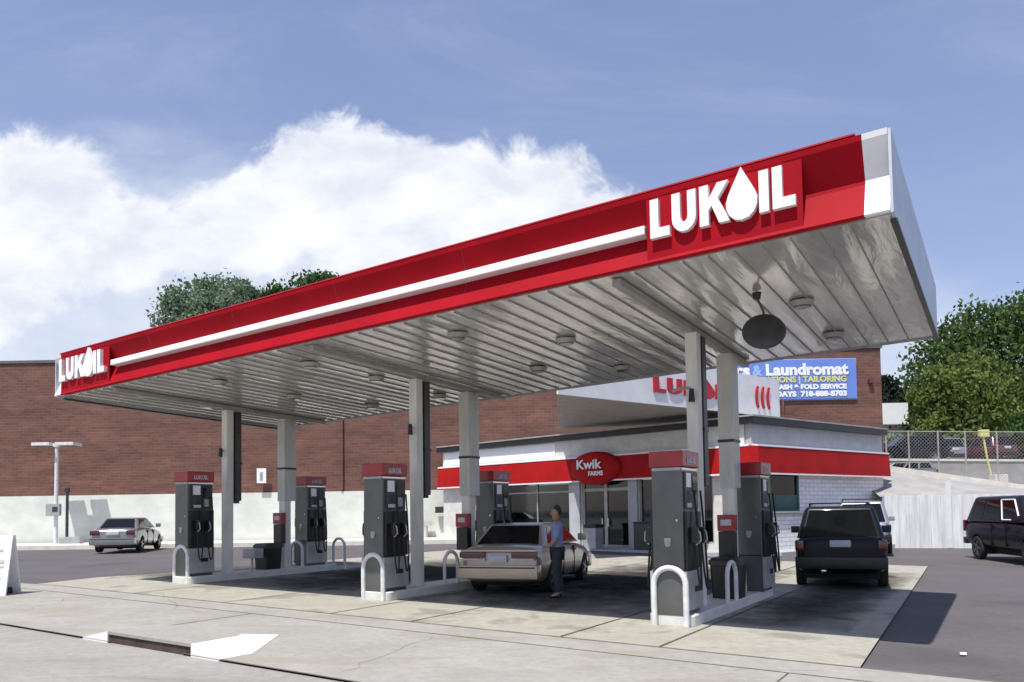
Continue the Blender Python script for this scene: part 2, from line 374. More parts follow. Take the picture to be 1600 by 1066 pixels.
# joints and seams
def seam(s0, t0, s1, t1, w_):
    d = Vector((s1-s0, t1-t0)).normalized(); n = Vector((-d.y, d.x))*w_/2
    return [(s0+n.x, t0+n.y), (s1+n.x, t1+n.y), (s1-n.x, t1-n.y), (s0-n.x, t0-n.y)]
def seams(name, lst, dz, m):
    bm = bmesh.new()
    for q in lst:
        p = seam(*q); vs = [bm.verts.new((a, b, 0)) for a, b in p]; bm.faces.new(vs)
    for s0 in (-5, 16):
        bmesh.ops.bisect_plane(bm, geom=bm.verts[:]+bm.edges[:]+bm.faces[:], plane_co=(s0, 0, 0), plane_no=(1, 0, 0))
    for v in bm.verts: v.co = S(v.co.x, v.co.y, gs(v.co.x)+dz)
    for f in bm.faces:
        f.normal_update()
        if f.normal.z < 0: f.normal_flip()
    me = bpy.data.meshes.new(name); bm.to_mesh(me); bm.free(); o = bpy.data.objects.new(name, me); COL.objects.link(o); me.materials.append(MT[m])
    return tag(o, kind='structure')
lst = [(-20, .02, 40, .02, .035), (-20, -.62, 40, -.62, .02)]
for s_ in (2.62, 3.95, 6.4, 8.0, 10.6, 13.3): lst.append((s_, .05, s_+.02, 15, .03))
for t_ in (6.6, 10.8): lst.append((.8, t_, 16.8, t_, .028))
for s_ in (-7, 1, 9, 17, 25): lst.append((s_, -3.1, s_, -.65, .02))
seams('pavement_joints', lst, .0085, 'joint')
seams('gutter_seam', [(-60, -3.18, 7.0, -3.18, .032), (8.45, -3.18, 90, -3.18, .03)], .011, 'crack')

def painted_shade_mat():  # mottled dark colour for the shade painted under the canopy
    m = bpy.data.materials.new('lane_painted_shade'); m.use_nodes = True; t = m.node_tree; t.nodes.clear()
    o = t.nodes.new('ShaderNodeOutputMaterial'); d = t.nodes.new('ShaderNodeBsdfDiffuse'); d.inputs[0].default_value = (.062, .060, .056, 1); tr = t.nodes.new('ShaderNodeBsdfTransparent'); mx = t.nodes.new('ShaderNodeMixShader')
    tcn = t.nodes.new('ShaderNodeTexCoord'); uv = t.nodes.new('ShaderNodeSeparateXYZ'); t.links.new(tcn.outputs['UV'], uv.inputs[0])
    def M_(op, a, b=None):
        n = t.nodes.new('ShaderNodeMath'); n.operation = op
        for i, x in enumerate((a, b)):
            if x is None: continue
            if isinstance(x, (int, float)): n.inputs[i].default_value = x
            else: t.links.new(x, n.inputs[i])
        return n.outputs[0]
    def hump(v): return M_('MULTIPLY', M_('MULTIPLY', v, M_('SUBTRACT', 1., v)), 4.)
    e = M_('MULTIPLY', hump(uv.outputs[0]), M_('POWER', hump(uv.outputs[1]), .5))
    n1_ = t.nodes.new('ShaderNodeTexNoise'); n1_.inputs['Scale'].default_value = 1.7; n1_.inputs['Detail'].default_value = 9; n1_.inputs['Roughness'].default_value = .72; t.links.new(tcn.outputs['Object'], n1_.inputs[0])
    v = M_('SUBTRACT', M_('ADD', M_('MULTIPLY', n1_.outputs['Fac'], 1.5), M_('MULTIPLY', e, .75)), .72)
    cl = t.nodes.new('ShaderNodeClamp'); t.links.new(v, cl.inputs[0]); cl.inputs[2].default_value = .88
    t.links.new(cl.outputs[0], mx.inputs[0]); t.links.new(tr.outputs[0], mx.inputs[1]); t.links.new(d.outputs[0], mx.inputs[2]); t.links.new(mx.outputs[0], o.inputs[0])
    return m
MT['stain_shade'] = painted_shade_mat()
for s0, s1, t0, t1 in ((.9, 2.7, 2.2, 12.5), (3.6, 8.2, 2.0, 9.5), (9.1, 13.7, 1.9, 9.0), (14.6, 17.4, 2.0, 8.5), (3.4, 8.4, 5.0, 12.0), (9.0, 14, 4.5, 11.5)):  # dark sheets painted into the bays to deepen the canopy shade
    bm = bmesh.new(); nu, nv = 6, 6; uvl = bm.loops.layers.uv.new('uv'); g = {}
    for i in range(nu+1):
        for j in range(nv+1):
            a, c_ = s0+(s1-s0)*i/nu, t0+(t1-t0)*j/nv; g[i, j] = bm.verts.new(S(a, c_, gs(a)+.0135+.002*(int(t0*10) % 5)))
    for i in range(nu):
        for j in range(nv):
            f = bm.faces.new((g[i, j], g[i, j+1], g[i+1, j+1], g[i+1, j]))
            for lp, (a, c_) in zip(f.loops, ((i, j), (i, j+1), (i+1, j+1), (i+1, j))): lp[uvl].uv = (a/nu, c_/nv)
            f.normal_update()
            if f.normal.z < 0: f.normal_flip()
    me = bpy.data.meshes.new('lane_shade'); bm.to_mesh(me); bm.free(); o = bpy.data.objects.new('pavement_lane_shade', me); COL.objects.link(o); me.materials.append(MT['stain_shade']); tag(o, kind='structure')
def crack(s0, t0, ang, ln, seed):
    rn = random.Random(seed); q = []; a = ang
    for i in range(int(ln/.22)):
        a2 = a+rn.uniform(-.55, .55); s1, t1 = s0+cos(a2)*.22, t0+sin(a2)*.22; q.append((s0, t0, s1, t1, rn.uniform(.003, .007))); s0, t0 = s1, t1
    return q
seams('pavement_cracks', crack(1.5, -.8, 2.6, 3.4, 1)+crack(4.8, -2.9, 1.2, 2.4, 2)+crack(9.5, -1.0, .3, 4, 3)+crack(12.2, -2.4, .9, 2.6, 4)+crack(6.2, .2, 1.3, 1.5, 5)+crack(2.2, -3.6, .1, 2.2, 6)+crack(7.5, -4.6, 3.0, 3, 7), .0105, 'joint')
# bright kerb strip in front of the long brick wall
b = MB(); b.box(-60, 4.8, 35.9, 40.0, 0, .40); o = b.build('pavement', 'kerbw'); tag(o, kind='structure')

# storm-drain inlet in the gutter line, with white painted flares
dr = empty('drain_inlet', S(7.7, -3.1, gs(7.7)), ROT, label='storm drain inlet in the gutter with white painted flares', cat='drain inlet'); dr.rotation_euler = (0, .015, ROT)
b = MB()   # slab hood (local x right, y away)
b.box(-.80, .85, -.09, .62, .095, .13); b.build('hood_slab', 'apron', dr)
b = MB(); b.box(-.80, .85, -.07, .60, -.02, .094); b.build('opening', 'slot', dr)  # solid dark brown block fills the slot
def wedge(tops, tris, name):
    b = MB(); n = len(tops); b._add(list(tops)+[(x, y, -.02) for x, y, z in tops], tris+[(i, (i+1) % n, n+(i+1) % n, n+i) for i in range(n)]); b.build(name, 'paintw', dr)
wedge([(.852, -.09, .13), (1.34, -.09, .010), (1.36, .35, .010), (.62, 1.35, .010), (.60, .625, .12), (.852, .62, .13)], [(0, 1, 5), (1, 2, 5), (2, 3, 5), (3, 4, 5)], 'flare')
wedge([(-.802, -.09, .13), (-1.36, -.09, .010), (-1.25, .30, .010), (-.802, .62, .13)], [(0, 3, 2), (0, 2, 1)], 'flare')
b = MB(); b.poly([(-1.02, .42, .012), (-.84, .42, .012), (-.58, 1.05, .012), (-.66, 1.05, .012)]); b.build('edge_line', 'paintw', dr)

# ------------------------------------------------------------------ canopy
CW, CL = 5.9, 15.95
def cz(x, y): return 4.6+.024*x-.029*y      # local x<0 runs to the left
def shear(x, y, z): return (x, y, z+cz(x, y))
can = empty('station_canopy', S(0, 0, 0), ROT, label='red and white fuel station canopy on six grey steel posts', cat='canopy')
b = MB(); b.box(-CL+.002, -.002, .05, CW-.003, .02, .10); 
# ceiling sheet divided so the seams read
b.map(shear); b.build('ceiling_panel', 'ceil', can)
b = MB()
k = -CL+.3
while k < -.2:
    b.box(k, k+.009, .08, CW-.06, -.002, .0195); k += .305
b.map(shear); b.build('panel_seam', 'beam', can)
tag(bpy.data.objects['panel_seam'], kind='stuff')
b = MB(); b.box(-CL+.01, -.005, .12, CW-.005, .101, .70); b.map(shear); b.build('roof_deck', 'roofgrey', can)
FH = .86
prof = [(-.06, .02), (-.09, 0.0), (-.10, .02), (.07, .40), (.075, .44), (-.09, .80), (-.10, FH), (-.04, FH+.01), (.03, FH), (.11, .42), (.03, .03)]   # (y, z): V fascia
def fascia(x0, x1, name, m):
    b = MB(); b.loft([[(x, y, z) for y, z in prof] for x in (x0, x1)]); b.map(shear); return b.build(name, m, can)
fascia(-CL+.22, -.24, 'front_fascia', 'red')
for sg, xe in ((1, 0.), (-1, -CL)):
    b = MB(); b.loft([[(x, y, z) for y, z in prof] for x in (xe-sg*.238, xe)]); b.map(shear); b.build('corner_cap', 'white', can)
    b = MB(); b.box(min(xe+sg*.002, xe+sg*.03), max(xe+sg*.002, xe+sg*.03), -.07, CW, .0, FH); b.map(shear); b.build('side_fascia', 'sidepan', can)
    b = MB(); b.box(min(xe-sg*.02, xe+sg*.045), max(xe-sg*.02, xe+sg*.045), .1, CW, -.035, -.004); b.map(shear); b.build('side_trim', 'dark', can)
b = MB(); b.box(-CL, 0, CW, CW+.06, 0, FH); b.map(shear); b.build('rear_fascia', 'roofgrey', can)
b = MB(); b.box(-CL+.2, -.3, -.105, -.035, FH+.012, FH+.03); b.map(shear); b.build('top_trim', 'redletter', can)
b = MB(); b.box(-CL+2.1, -2.62, -.105, .07, .375, .48, bev=.012); b.map(shear); b.build('white_stripe', 'letter', can)
k = -CL+3.3
while k < -3:
    b = MB(); b.loft([[(x, y-.0025, z) for y, z in prof[2:6]]+[(x, y+.01, z) for y, z in prof[2:6][::-1]] for x in (k, k+.008)]); k += 2.44
    b.map(shear); b.build('fascia_joint', 'maroon', can)
# six-letter lettering, the O drawn as a drop; unit height 1
def stroke(pts): return pts
def letter_polys():
    out = []
    out.append([(0, 0), (.62, 0), (.62, .24), (.27, .24), (.27, 1), (0, 1)])                                             # L
    u = [(0, 1), (0, .36)]+[(.375-.375*cos(a), .36-.36*sin(a)) for a in [i*pi/10 for i in range(1, 10)]]+[(.75, .36), (.75, 1), (.49, 1), (.49, .38)]
    u += [(.375+.115*cos(a), .38-.14*sin(a)) for a in [i*pi/6 for i in range(1, 6)]]+[(.26, .38), (.26, 1)]
    out.append([(x+.70, z) for x, z in u])                                                                              # U
    k_ = [(0, 0), (.27, 0), (.27, .36), (.36, .47), (.58, 0), (.89, 0), (.55, .62), (.86, 1), (.54, 1), (.27, .63), (.27, 1), (0, 1)]
    out.append([(x+1.56, z) for x, z in k_])                                                                            # K
    d = []                                                                                                              # drop
    for i in range(28):
        a = -pi/2+2*pi*i/28; r = .46; x, z = r*cos(a), .40+r*sin(a)*.98
        if z > .5:
            tt = (z-.5)/.36; x *= (1-min(1, tt))**.35*.9 if tt < 1 else 0; 
        d.append((x, z))
    d = [(0, -.06), (.2, -.02), (.36, .10), (.44, .26), (.45, .42), (.38, .60), (.25, .82), (.10, 1.06), (0, 1.23), (-.10, 1.06), (-.25, .82), (-.38, .60), (-.45, .42), (-.44, .26), (-.36, .10), (-.2, -.02)]
    out.append([(x+2.80, z) for x, z in d])
    out.append([(x+3.30, z) for x, z in [(0, 0), (.27, 0), (.27, 1), (0, 1)]])                                          # I
    out.append([(x+3.67, z) for x, z in [(0, 0), (.62, 0), (.62, .24), (.27, .24), (.27, 1), (0, 1)]])                  # L
    return out, 4.29
def brand(x0, x1, z0, h, y0, y1, name, m, par, f=None):
    ps, W_ = letter_polys(); b = MB(); k_ = (x1-x0)/W_
    for p in ps: b.prism([(x0+x*k_, z0+z*h) for x, z in p], y0, y1)
    if f: b.map(f)
    return b.build(name, m, par)
for x0, x1 in ((-2.60, -.83), (-15.72, -13.93)):
    b = MB(); b.box(x0, x1, -.082, -.062, .03, .80); b.map(shear); b.build('sign_backing', 'red', can)
brand(-2.53, -.89, .28, .46, -.150, -.084, 'lettering', 'letter', can, shear)
brand(-15.68, -14.0, .27, .46, -.150, -.084, 'lettering', 'letter', can, shear)
for xa in (-3.1, -8.5, -14.1):
    b = MB(); b.box(xa-.055, xa+.055, .12, CW-.1, -.085, -.004); b.map(shear); b.build('roof_beam', 'beam', can)
def post(xa, ya, wd, m, name, top=0.):
    z0 = gs(-xa); b = MB(); b.box(xa-wd, xa+wd, ya-wd, ya+wd, z0-.02, cz(xa, ya)-.085, bev=.01); return b.build(name, m, can)
XI = (-3.1, -8.6, -14.2)
for xa in XI:
    post(xa, 2.88, .092, 'col', 'support_post'); post(xa, 4.56, .10, 'col', 'support_post')
for xa in (-4.9, -10.4): pass
# round recessed lights
for (s_, t_) in [(1.4, 2.5), (1.36, 4.6), (9.35, 2.6), (11.5, 4.8), (14.2, .8), (14.3, 2.4), (9.45, 1.0), (9.5, 4.8), (5.0, 2.3), (5.1, 4.7), (12.0, 1.0), (12.0, 2.9), (6.2, 1.0), (6.4, 3.8)]:
    z = cz(-s_, t_); b = MB(); b.cyl((-s_, t_, z-.07), (-s_, t_, z-.002), .13, .17, 20); o = b.build('ceiling_lamp', 'beam', can, True)
    b = MB(); b.cyl((-s_, t_, z-.085), (-s_, t_, z-.071), .11, .12, 20); b.build('lens', 'lens', o, True)
# hanging round disc, mirror-like, near the corner
hd = empty('hanging_disc', S(1.75, 1.75, cz(-1.75, 1.75)), ROT, label='large dark round dish hanging under the canopy near its right corner', cat='hanging dish')
tl = Matrix.Rotation(radians(-24), 3, 'X') @ Matrix.Rotation(radians(90), 3, 'X')
b = MB(); rings = []
for r_, z_ in ((.01, .07), (.12, .06), (.22, .035), (.27, .0), (.28, -.02), (.27, -.04), (.1, -.06), (.01, -.06)):
    rings.append([(r_*cos(2*pi*i/32), r_*sin(2*pi*i/32), z_) for i in range(32)])
b.loft(rings)
for v in b.bm.verts: v.co = (Matrix.Rotation(radians(18), 3, 'Z') @ (tl @ v.co))+Vector((.02, -.02, -.52))
b.build('dish', 'dark', hd, True)
b = MB(); b.tube([(0, .06, -.45), (0, .07, -.25), (-.06, -.02, -.07)], .016); b.build('stem', 'dark', hd)
b = MB(); b.cyl((-.06, -.02, -.09), (-.06, -.02, -.002), .045, .06); b.build('mount', 'black', hd)

# ------------------------------------------------------------------ pump islands
isl_lab = ['nearest pump island kerb, at the right end of the forecourt', 'middle pump island kerb beside the tan sedan', 'farthest pump island kerb, at the left end of the forecourt']
def rounded(x0, x1, y0, y1, r, n=6):
    pts = []
    for cx_, cy_, a0 in ((x1-r, y0+r, -90), (x1-r, y1-r, 0), (x0+r, y1-r, 90), (x0+r, y0+r, 180)):
        for i in range(n+1):
            a = radians(a0+90*i/n); pts.append((cx_+r*cos(a), cy_+r*sin(a)))
    return pts
for i, xa in enumerate(XI):
    b = MB(); p = rounded(-.33, .33, 1.66, 6.05, .12)
    b.loft([[(x, y, 0) for x, y in p], [(x, y, .135) for x, y in p], [(x*.97, y+(.012 if y < 3 else -.012), .15) for x, y in p]])
    o = b.build('pump_island', 'offwhite'); o.location = S(-xa, 0, gs(-xa)); o.rotation_euler = (0, 0, ROT)
    tag(o, isl_lab[i], 'kerb island', 'concrete pump islands')

# guard rails
def rail(loc, rz, wd, h, label, r=.042):
    b = MB(); pts = [(-wd/2, 0, 0), (-wd/2, 0, h-wd/2)]+[(-wd/2*cos(a), 0, h-wd/2+wd/2*sin(a)) for a in [pi*i/14 for i in range(1, 14)]]+[(wd/2, 0, h-wd/2), (wd/2, 0, 0)]
    b.tube(pts, r, 12); o = b.build('guard_rail', 'post_white', None, True); o.location = loc; o.rotation_euler = (0, 0, rz)
    tag(o, label, 'guard rail', 'white hoop guard rails'); return o
names = ['nearest', 'middle', 'farthest']
for i, (sa, ta) in enumerate(((3.08, 1.62), (8.6, 1.66), (14.2, 1.70))):
    rail(S(sa, ta, gs(sa)), ROT, .46, .80, 'white hoop rail at the street end of the %s pump island' % names[i])
rail(S(2.80, 3.55, gs(3)+.145), ROT+pi/2, .46, .62, 'white hoop rail seen edge-on just behind the nearest pump', .034)
rail(S(3.28, 5.02, gs(3)+.145), ROT, .52, .62, 'white hoop rail in front of the rear pump of the nearest island', .036)
rail(S(14.3, 5.02, gs(14)+.145), ROT, .42, .62, 'white hoop rail beside the black bin on the farthest island', .036)
rail(S(14.1, 6.3, gs(14)), ROT, .42, .8, 'white hoop rail at the rear end of the farthest island', .036)
rail(S(8.28, 3.52, gs(8.6)+.145), ROT+pi/2, .42, .62, 'white hoop rail seen edge-on on the middle island', .034)

# fuel pumps: local x across the island, y along it
def make_pump():
    r = empty('fuel_pump', (0, 0, 0), 0, cat='fuel pump', group='fuel pumps')
    b = MB(); b.box(-.23, .23, -.38, .38, .0, 2.04, bev=.012); b.build('cabinet', 'pump', r)
    b = MB(); b.box(-.26, .26, -.41, .41, 2.043, 2.27, bev=.02); h = b.build('header', 'redhead', r)
    for sx in (1, -1):
        t_, w_ = text_bm('LUKOIL', .125, .008, .003)
        t_.map(lambda x, y, z: (sx*(.267-y), sx*(x-w_/2), z+2.10)); t_.build('header_lettering', 'plate', h)
    b = MB()
    for sx in (1, -1): b.box(min(sx*.232, sx*.28), max(sx*.232, sx*.28), -.33, .38, .62, 1.42, bev=.01)
    b.build('hose_panel', 'black', r)
    b = MB()
    for sx in (1, -1): b.box(min(sx*.232, sx*.28), max(sx*.232, sx*.28), -.40, .40, .06, .60, bev=.01)
    b.build('base_panel', 'pump_light', r)
    for sx in (1, -1):
        b = MB(); b.box(min(sx*.2805, sx*.29), max(sx*.2805, sx*.29), -.02, .20, .30, .38); b.build('vent', 'black', r)
    b = MB()
    for sx in (1, -1): b.box(min(sx*.232, sx*.252), max(sx*.232, sx*.252), -.30, .34, 1.46, 1.98, bev=.006)
    d = b.build('display_panel', 'dark', r)
    for sx in (1, -1):
        b = MB(); b.box(min(sx*.253, sx*.259), max(sx*.253, sx*.259), -.24, -.02, 1.76, 1.96); b.build('price_card', 'letter', d)
        b = MB(); b.box(min(sx*.253, sx*.259), max(sx*.253, sx*.259), -.22, .0, 1.48, 1.54); b.build('card_slot', 'plate', d)
    b = MB(); b.cyl((0, -.382, .98), (0, -.405, .98), .045); b.box(-.05, .05, -.398, -.38, 1.0, 1.06); b.build('valve_plate', 'pump_light', r)
    for sx in (1, -1):
        b = MB(); b.box(min(sx*.253, sx*.262), max(sx*.253, sx*.262), .05, .28, 1.70, 1.92); b.build('screen', 'carglass', d)
        b = MB(); b.box(min(sx*.253, sx*.262), max(sx*.253, sx*.262), .10, .24, 1.50, 1.66); b.build('keypad', 'pump_light', d)
        b = MB(); b.box(min(sx*.232, sx*.2335), max(sx*.232, sx*.2335), -.38, .38, 2.0, 2.03); b.build('trim_strip', 'chrome', r)
    b = MB(); b.box(-.21, .21, -.3835, -.3805, .62, .64); b.build('door_gap', 'black', r)
    b = MB(); b.cyl((.14, -.381, 1.3), (.14, -.388, 1.3), .018, n=10); b.build('lock', 'chrome', r)
    b = MB(); b.box(-.22, .22, -.392, -.381, 1.995, 2.035); b.build('trim_strip', 'pump_light', r)
    for sx in (1, -1):
        for yo in (-.18, .14):
            b = MB(); b.box(min(sx*.282, sx*.40), max(sx*.282, sx*.40), yo-.04, yo+.04, .98, 1.20, bev=.015); nz = b.build('nozzle', 'black', r)
            b = MB(); b.tube([(sx*.36, yo, 1.2), (sx*.42, yo, 1.13), (sx*.43, yo+.01, 1.02), (sx*.36, yo, .96)], .014, 6); b.build('trigger_guard', 'pump_light', nz)
            pts = []
            B = [(.345, yo, 1.0), (.42, yo-.05, .05), (.44, yo+.18, .0), (.30, yo+.16, 1.72)]
            for i in range(19):
                u_ = i/18; c_ = [(1-u_)**3, 3*u_*(1-u_)**2, 3*u_*u_*(1-u_), u_**3]
                pts.append((sx*sum(c_[q]*B[q][0] for q in range(4)), sum(c_[q]*B[q][1] for q in range(4)), sum(c_[q]*B[q][2] for q in range(4))))
            b = MB(); b.tube(pts, .016, 7); b.build('hose', 'rubber', r)
    return r
pump = make_pump()
pl = [(3.1, 2.03, 'nearest fuel pump, grey with a red header, sunlit at the street end'), (8.6, 2.05, 'street-end fuel pump on the middle island, left of the tan sedan'),
      (14.2, 2.08, 'street-end fuel pump on the farthest left island'),
      (2.95, 5.52, 'rear fuel pump of the nearest island, half hidden by the posts'), (8.6, 5.55, 'rear fuel pump of the middle island, behind the tan sedan'),
      (14.3, 5.55, 'rear fuel pump of the farthest island, beside the black bin')]
for i, (s_, t_, lb) in enumerate(pl):
    p = pump if i == 0 else copy_tree(pump)
    p.scale = (.96, .82, 1); p.location = S(s_, t_-.07, gs(s_)+.15); p.rotation_euler = (0, 0, ROT); p['label'] = lb
# tall hose-retractor boxes beside the posts
def hang_box(s_, t_, wx, wy, z0, ztop, m, label, band=None, name='retractor_box', cat='metal box', grp='tall metal boxes beside the canopy posts'):
    r = empty(name, S(s_, t_, 0), ROT, label=label, cat=cat, group=grp)
    b = MB(); b.box(-wx, wx, -wy, wy, z0, ztop, bev=.012); b.build('case', m, r)
    if band:
        b = MB(); b.box(-wx-.012, wx+.012, -wy-.012, wy+.012, band, band+.05); b.build('band', 'black', r)
    b = MB(); b.box(-wx*.6, wx*.6, -wy*.6, wy*.6, z0-.06, z0-.001); b.build('end_cap', 'dark', r)
for i, sa in enumerate((3.1, 8.6, 14.2)):
    zt = cz(-sa, 3.3)-.10
    hang_box(sa-.02, 3.10, .085, .085, 2.0, zt, 'dark', 'narrow dark box behind the street-side post of the %s island' % names[i], 2.85)
    # clad box around the rear post: side boards around it
    r = empty('post_cladding', S(sa, 4.62, 0), ROT, label='wide grey box cladding round the rear post of the %s island' % names[i], cat='post cladding', group='grey box claddings round the rear posts')
    zt = cz(-sa, 4.62)-.12
    for k_, (z0, z1) in enumerate(((2.0, 2.78), (2.83, zt))):
        for (x0, x1, y0, y1) in ((-.128, .128, -.18, -.155), (-.128, .128, .155, .18), (-.128, -.106, -.154, .154), (.106, .128, -.154, .154)):
            b = MB(); b.box(x0, x1, y0, y1, z0, z1); b.build('side_board', 'cladding', r)
    b = MB(); b.box(-.14, .14, -.192, .192, 2.782, 2.828); b.build('band', 'black', r)
    # card terminal on the rear post
    r = empty('payment_terminal', S(sa, 4.46, 0), ROT, label='red topped black terminal on the rear post of the %s island' % names[i], cat='terminal', group='terminals on the rear posts')
    z0 = gs(sa)
    b = MB(); b.box(-.14, .14, -.14, .0, z0+.75, z0+1.22, bev=.01); b.build('body', 'black', r)
    b = MB(); b.box(-.15, .15, -.15, .0, z0+1.225, z0+1.5, bev=.01); hd_ = b.build('header', 'redhead', r)
    b = MB(); b.box(-.09, .09, -.158, -.151, z0+1.32, z0+1.42); b.build('sticker', 'plate', hd_)
    # small camera arm on the front post
    r = empty('post_lamp', S(sa, 2.76, 0), ROT, label='small dark bracket lamp on the street-side post of the %s island' % names[i], cat='lamp', group='bracket lamps on the street-side posts')
    zz = 3.52-.024*sa
    b = MB(); b.tube([(.02, -.005, zz-.05), (.02, -.12, zz+.03), (-.08, -.24, zz+.02), (-.2, -.28, zz-.02)], .022); b.build('bracket', 'beam', r)
    b = MB(); b.cyl((.04, -.1, zz-.18), (.04, -.1, zz+.02), .05, .035); b.build('lamp_head', 'black', r, True)
# litter bins on the islands
def bin_(s_, t_, h, label, wx=.24):
    r = empty('litter_bin', S(s_, t_, gs(s_)+.15), ROT, label=label, cat='bin', group='black litter bins on the islands')
    b = MB(); b.loft([[(x*k_, y*k_, z) for x, y in rounded(-wx, wx, -.25, .25, .06)] for z, k_ in ((0, .9), (h*.82, 1.0))]); b.build('tub', 'black', r, True)
    b = MB(); b.loft([[(x*k_, y*k_, z) for x, y in rounded(-wx-.02, wx+.02, -.27, .27, .06)] for z, k_ in ((h*.825, 1.0), (h*.93, 1.0), (h, .82))]); b.build('lid', 'dark', r, True)
bin_(14.15, 4.0, .62, 'black square bin on the farthest island, between its posts')
bin_(3.0, 4.05, .66, 'black bin on the nearest island, between its posts')
# washer bucket stand
wb = empty('washer_stand', S(14.05, 3.45, gs(14)+.15), ROT, label='small grey washer tray on a thin leg beside the farthest pump', cat='stand')
b = MB(); b.box(-.2, .25, -.12, .12, .30, .52, bev=.02); b.build('tray', 'pump_light', wb); b = MB(); b.cyl((0, 0, 0), (0, 0, .3), .025); b.build('leg', 'pump_light', wb)

# ------------------------------------------------------------------ wall building behind
def wall_frame(A, B):
    """local x along A->B (which runs left to right as seen), y away from the viewer"""
    d = (Vector(B)-Vector(A)); return atan2(d.y, d.x), d.length
bw = empty('brick_building', (0, 40.0, 0), radians(-.85), label='long flat-roofed brown brick building with pale painted base', cat='building')
b = MB(); b.box(-62, 19.2, .0, 14, 2.85, 9.85); b.build('brick_wall', 'brick', bw)
b = MB(); b.box(-62, 19.25, -.05, 13.9, .1, 2.847); b.build('painted_base', 'wallwhite', bw)
b = MB(); b.box(-62.1, 19.28, -.07, 14.1, 9.853, 10.0); b.build('coping', 'cap', bw)
# pale smudge line of old lintel and downpipes
b = MB()
for x in (-36, -8.9, 14.0): b.box(x, x+.12, -.12, -.001, 2.9, 9.8)
o = b.build('downpipe', 'brick', bw)
# plain wall sign
ws = empty('wall_notice', (-12.95, 39.9, 3.35), radians(-.85), label='small white notice high on the brick wall between the posts', cat='sign')
b = MB(); b.box(-.24, .24, -.06, -.02, -.02, .74); b.build('board', 'letter', ws); b = MB(); b.box(-.08, .08, -.068, -.061, .1, .55); b.build('print', 'pump_light', ws)
ms = empty('meter_box', (-3.55, 39.8, 1.35), 0, label='dark meter box on the pale wall left of the shop', cat='meter')
b = MB(); b.box(-.42, .42, -.2, .02, .3, .62, bev=.03); b.build('case', 'dark', ms); b = MB(); b.cyl((-.9, -.1, -1.1), (-.9, -.1, -.1), .09); b.box(-1.1, -.6, -.2, 0, -.35, -.1); b.build('pipe', 'cladding', ms)

# laundry banner
bn = empty('laundry_banner', (14.75, 39.72, 7.25), radians(-.75), label='blue laundromat banner on the brick wall above the shop', cat='banner')
b = MB(); b.box(-6.6, 3.12, -.06, .04, 0, 2.05); b.build('cloth', 'blue', bn)
b = MB(); b.box(-6.66, 3.18, .041, .08, -.05, 2.1); b.build('frame', 'paleblue', bn)
def banner_text(txt, size, x1, z, m, bold=.02, width=None, name='lettering'):
    t_, w_ = text_bm(txt, size, .02, bold); k_ = (width/w_) if width else 1
    W_ = w_*k_; t_.map(lambda x, y, zz: (x1-W_+x*k_, y-.075, z+zz)); return t_.build(name, m, bn)
banner_text('Cleaners', .80, -2.35, 1.27, 'letter', .035, 3.6)
banner_text('&', .72, -1.72, 1.27, 'paleblue', .03, .5)
banner_text('Laundromat', .80, 2.72, 1.27, 'letter', .035, 4.25)
banner_text('ALTERATIONS | TAILORING', .42, 2.6, .88, 'yellow', .015, 5.4)
banner_text('SHIRTS  WASH & FOLD SERVICE', .32, 2.6, .52, 'letter', .02, 5.2)
banner_text('OPEN 7 DAYS  718-888-8703', .36, 2.6, .14, 'letter', .022, 5.2)
b = MB(); b.box(-.1, .1, -.2, .02, 0, .24, bev=.02); o = b.build('wall_alarm', 'maroon'); o.location = (18.6, 39.72, 8.0); tag(o, 'small dark red alarm box near the corner of the brick wall', 'alarm')

# T-shaped pole light near the long wall
pc = empty('pole_light', (-22.9, 38.75, gxy(-22.9, 38.75)), 0, label='white T-shaped pole light in front of the pale wall', cat='pole light')
b = MB(); b.cyl((0, 0, 0), (0, 0, 5.05), .10, .085, 14); b.build('pole', 'post_white', pc, True)
for sx in (-1, 1):
    b = MB(); b.box(min(sx*.15, sx*1.05), max(sx*.15, sx*1.05), -.42, .42, 5.06, 5.22, bev=.03); o = b.build('lamp_head', 'post_white', pc); b = MB(); b.box(min(sx*.2, sx*1.0), max(sx*.2, sx*1.0), -.36, .36, 5.045, 5.058); b.build('lens', 'lens', o)
b = MB(); b.box(-.16, .16, -.12, .12, 5.03, 5.18); b.build('hub', 'post_white', pc)
b = MB(); b.box(-.34, .34, -.32, -.10, 1.55, 2.15, bev=.03); o = b.build('control_box', 'pump_light', pc); b = MB(); b.box(.0, .26, -.335, -.321, 1.75, 2.0); b.build('panel', 'dark', o)
av = empty('air_pump_post', (-22.2, 38.5, gxy(-22, 38.5)), 0, label='grey air hose post right of the T-shaped pole light', cat='post')
b = MB(); b.cyl((0, 0, 0), (0, 0, 2.7), .075, .07, 12); b.build('post', 'dark', av, True); b = MB(); b.box(-.3, .75, -.2, .2, .0, .5, bev=.05); b.build('base_box', 'pump_light', av)
b = MB(); b.box(-.1, .1, -.08, .08, 2.7, 2.95, bev=.03); b.build('shadow_box', 'dark', av)  # dark box stands in for a shadow on the wall

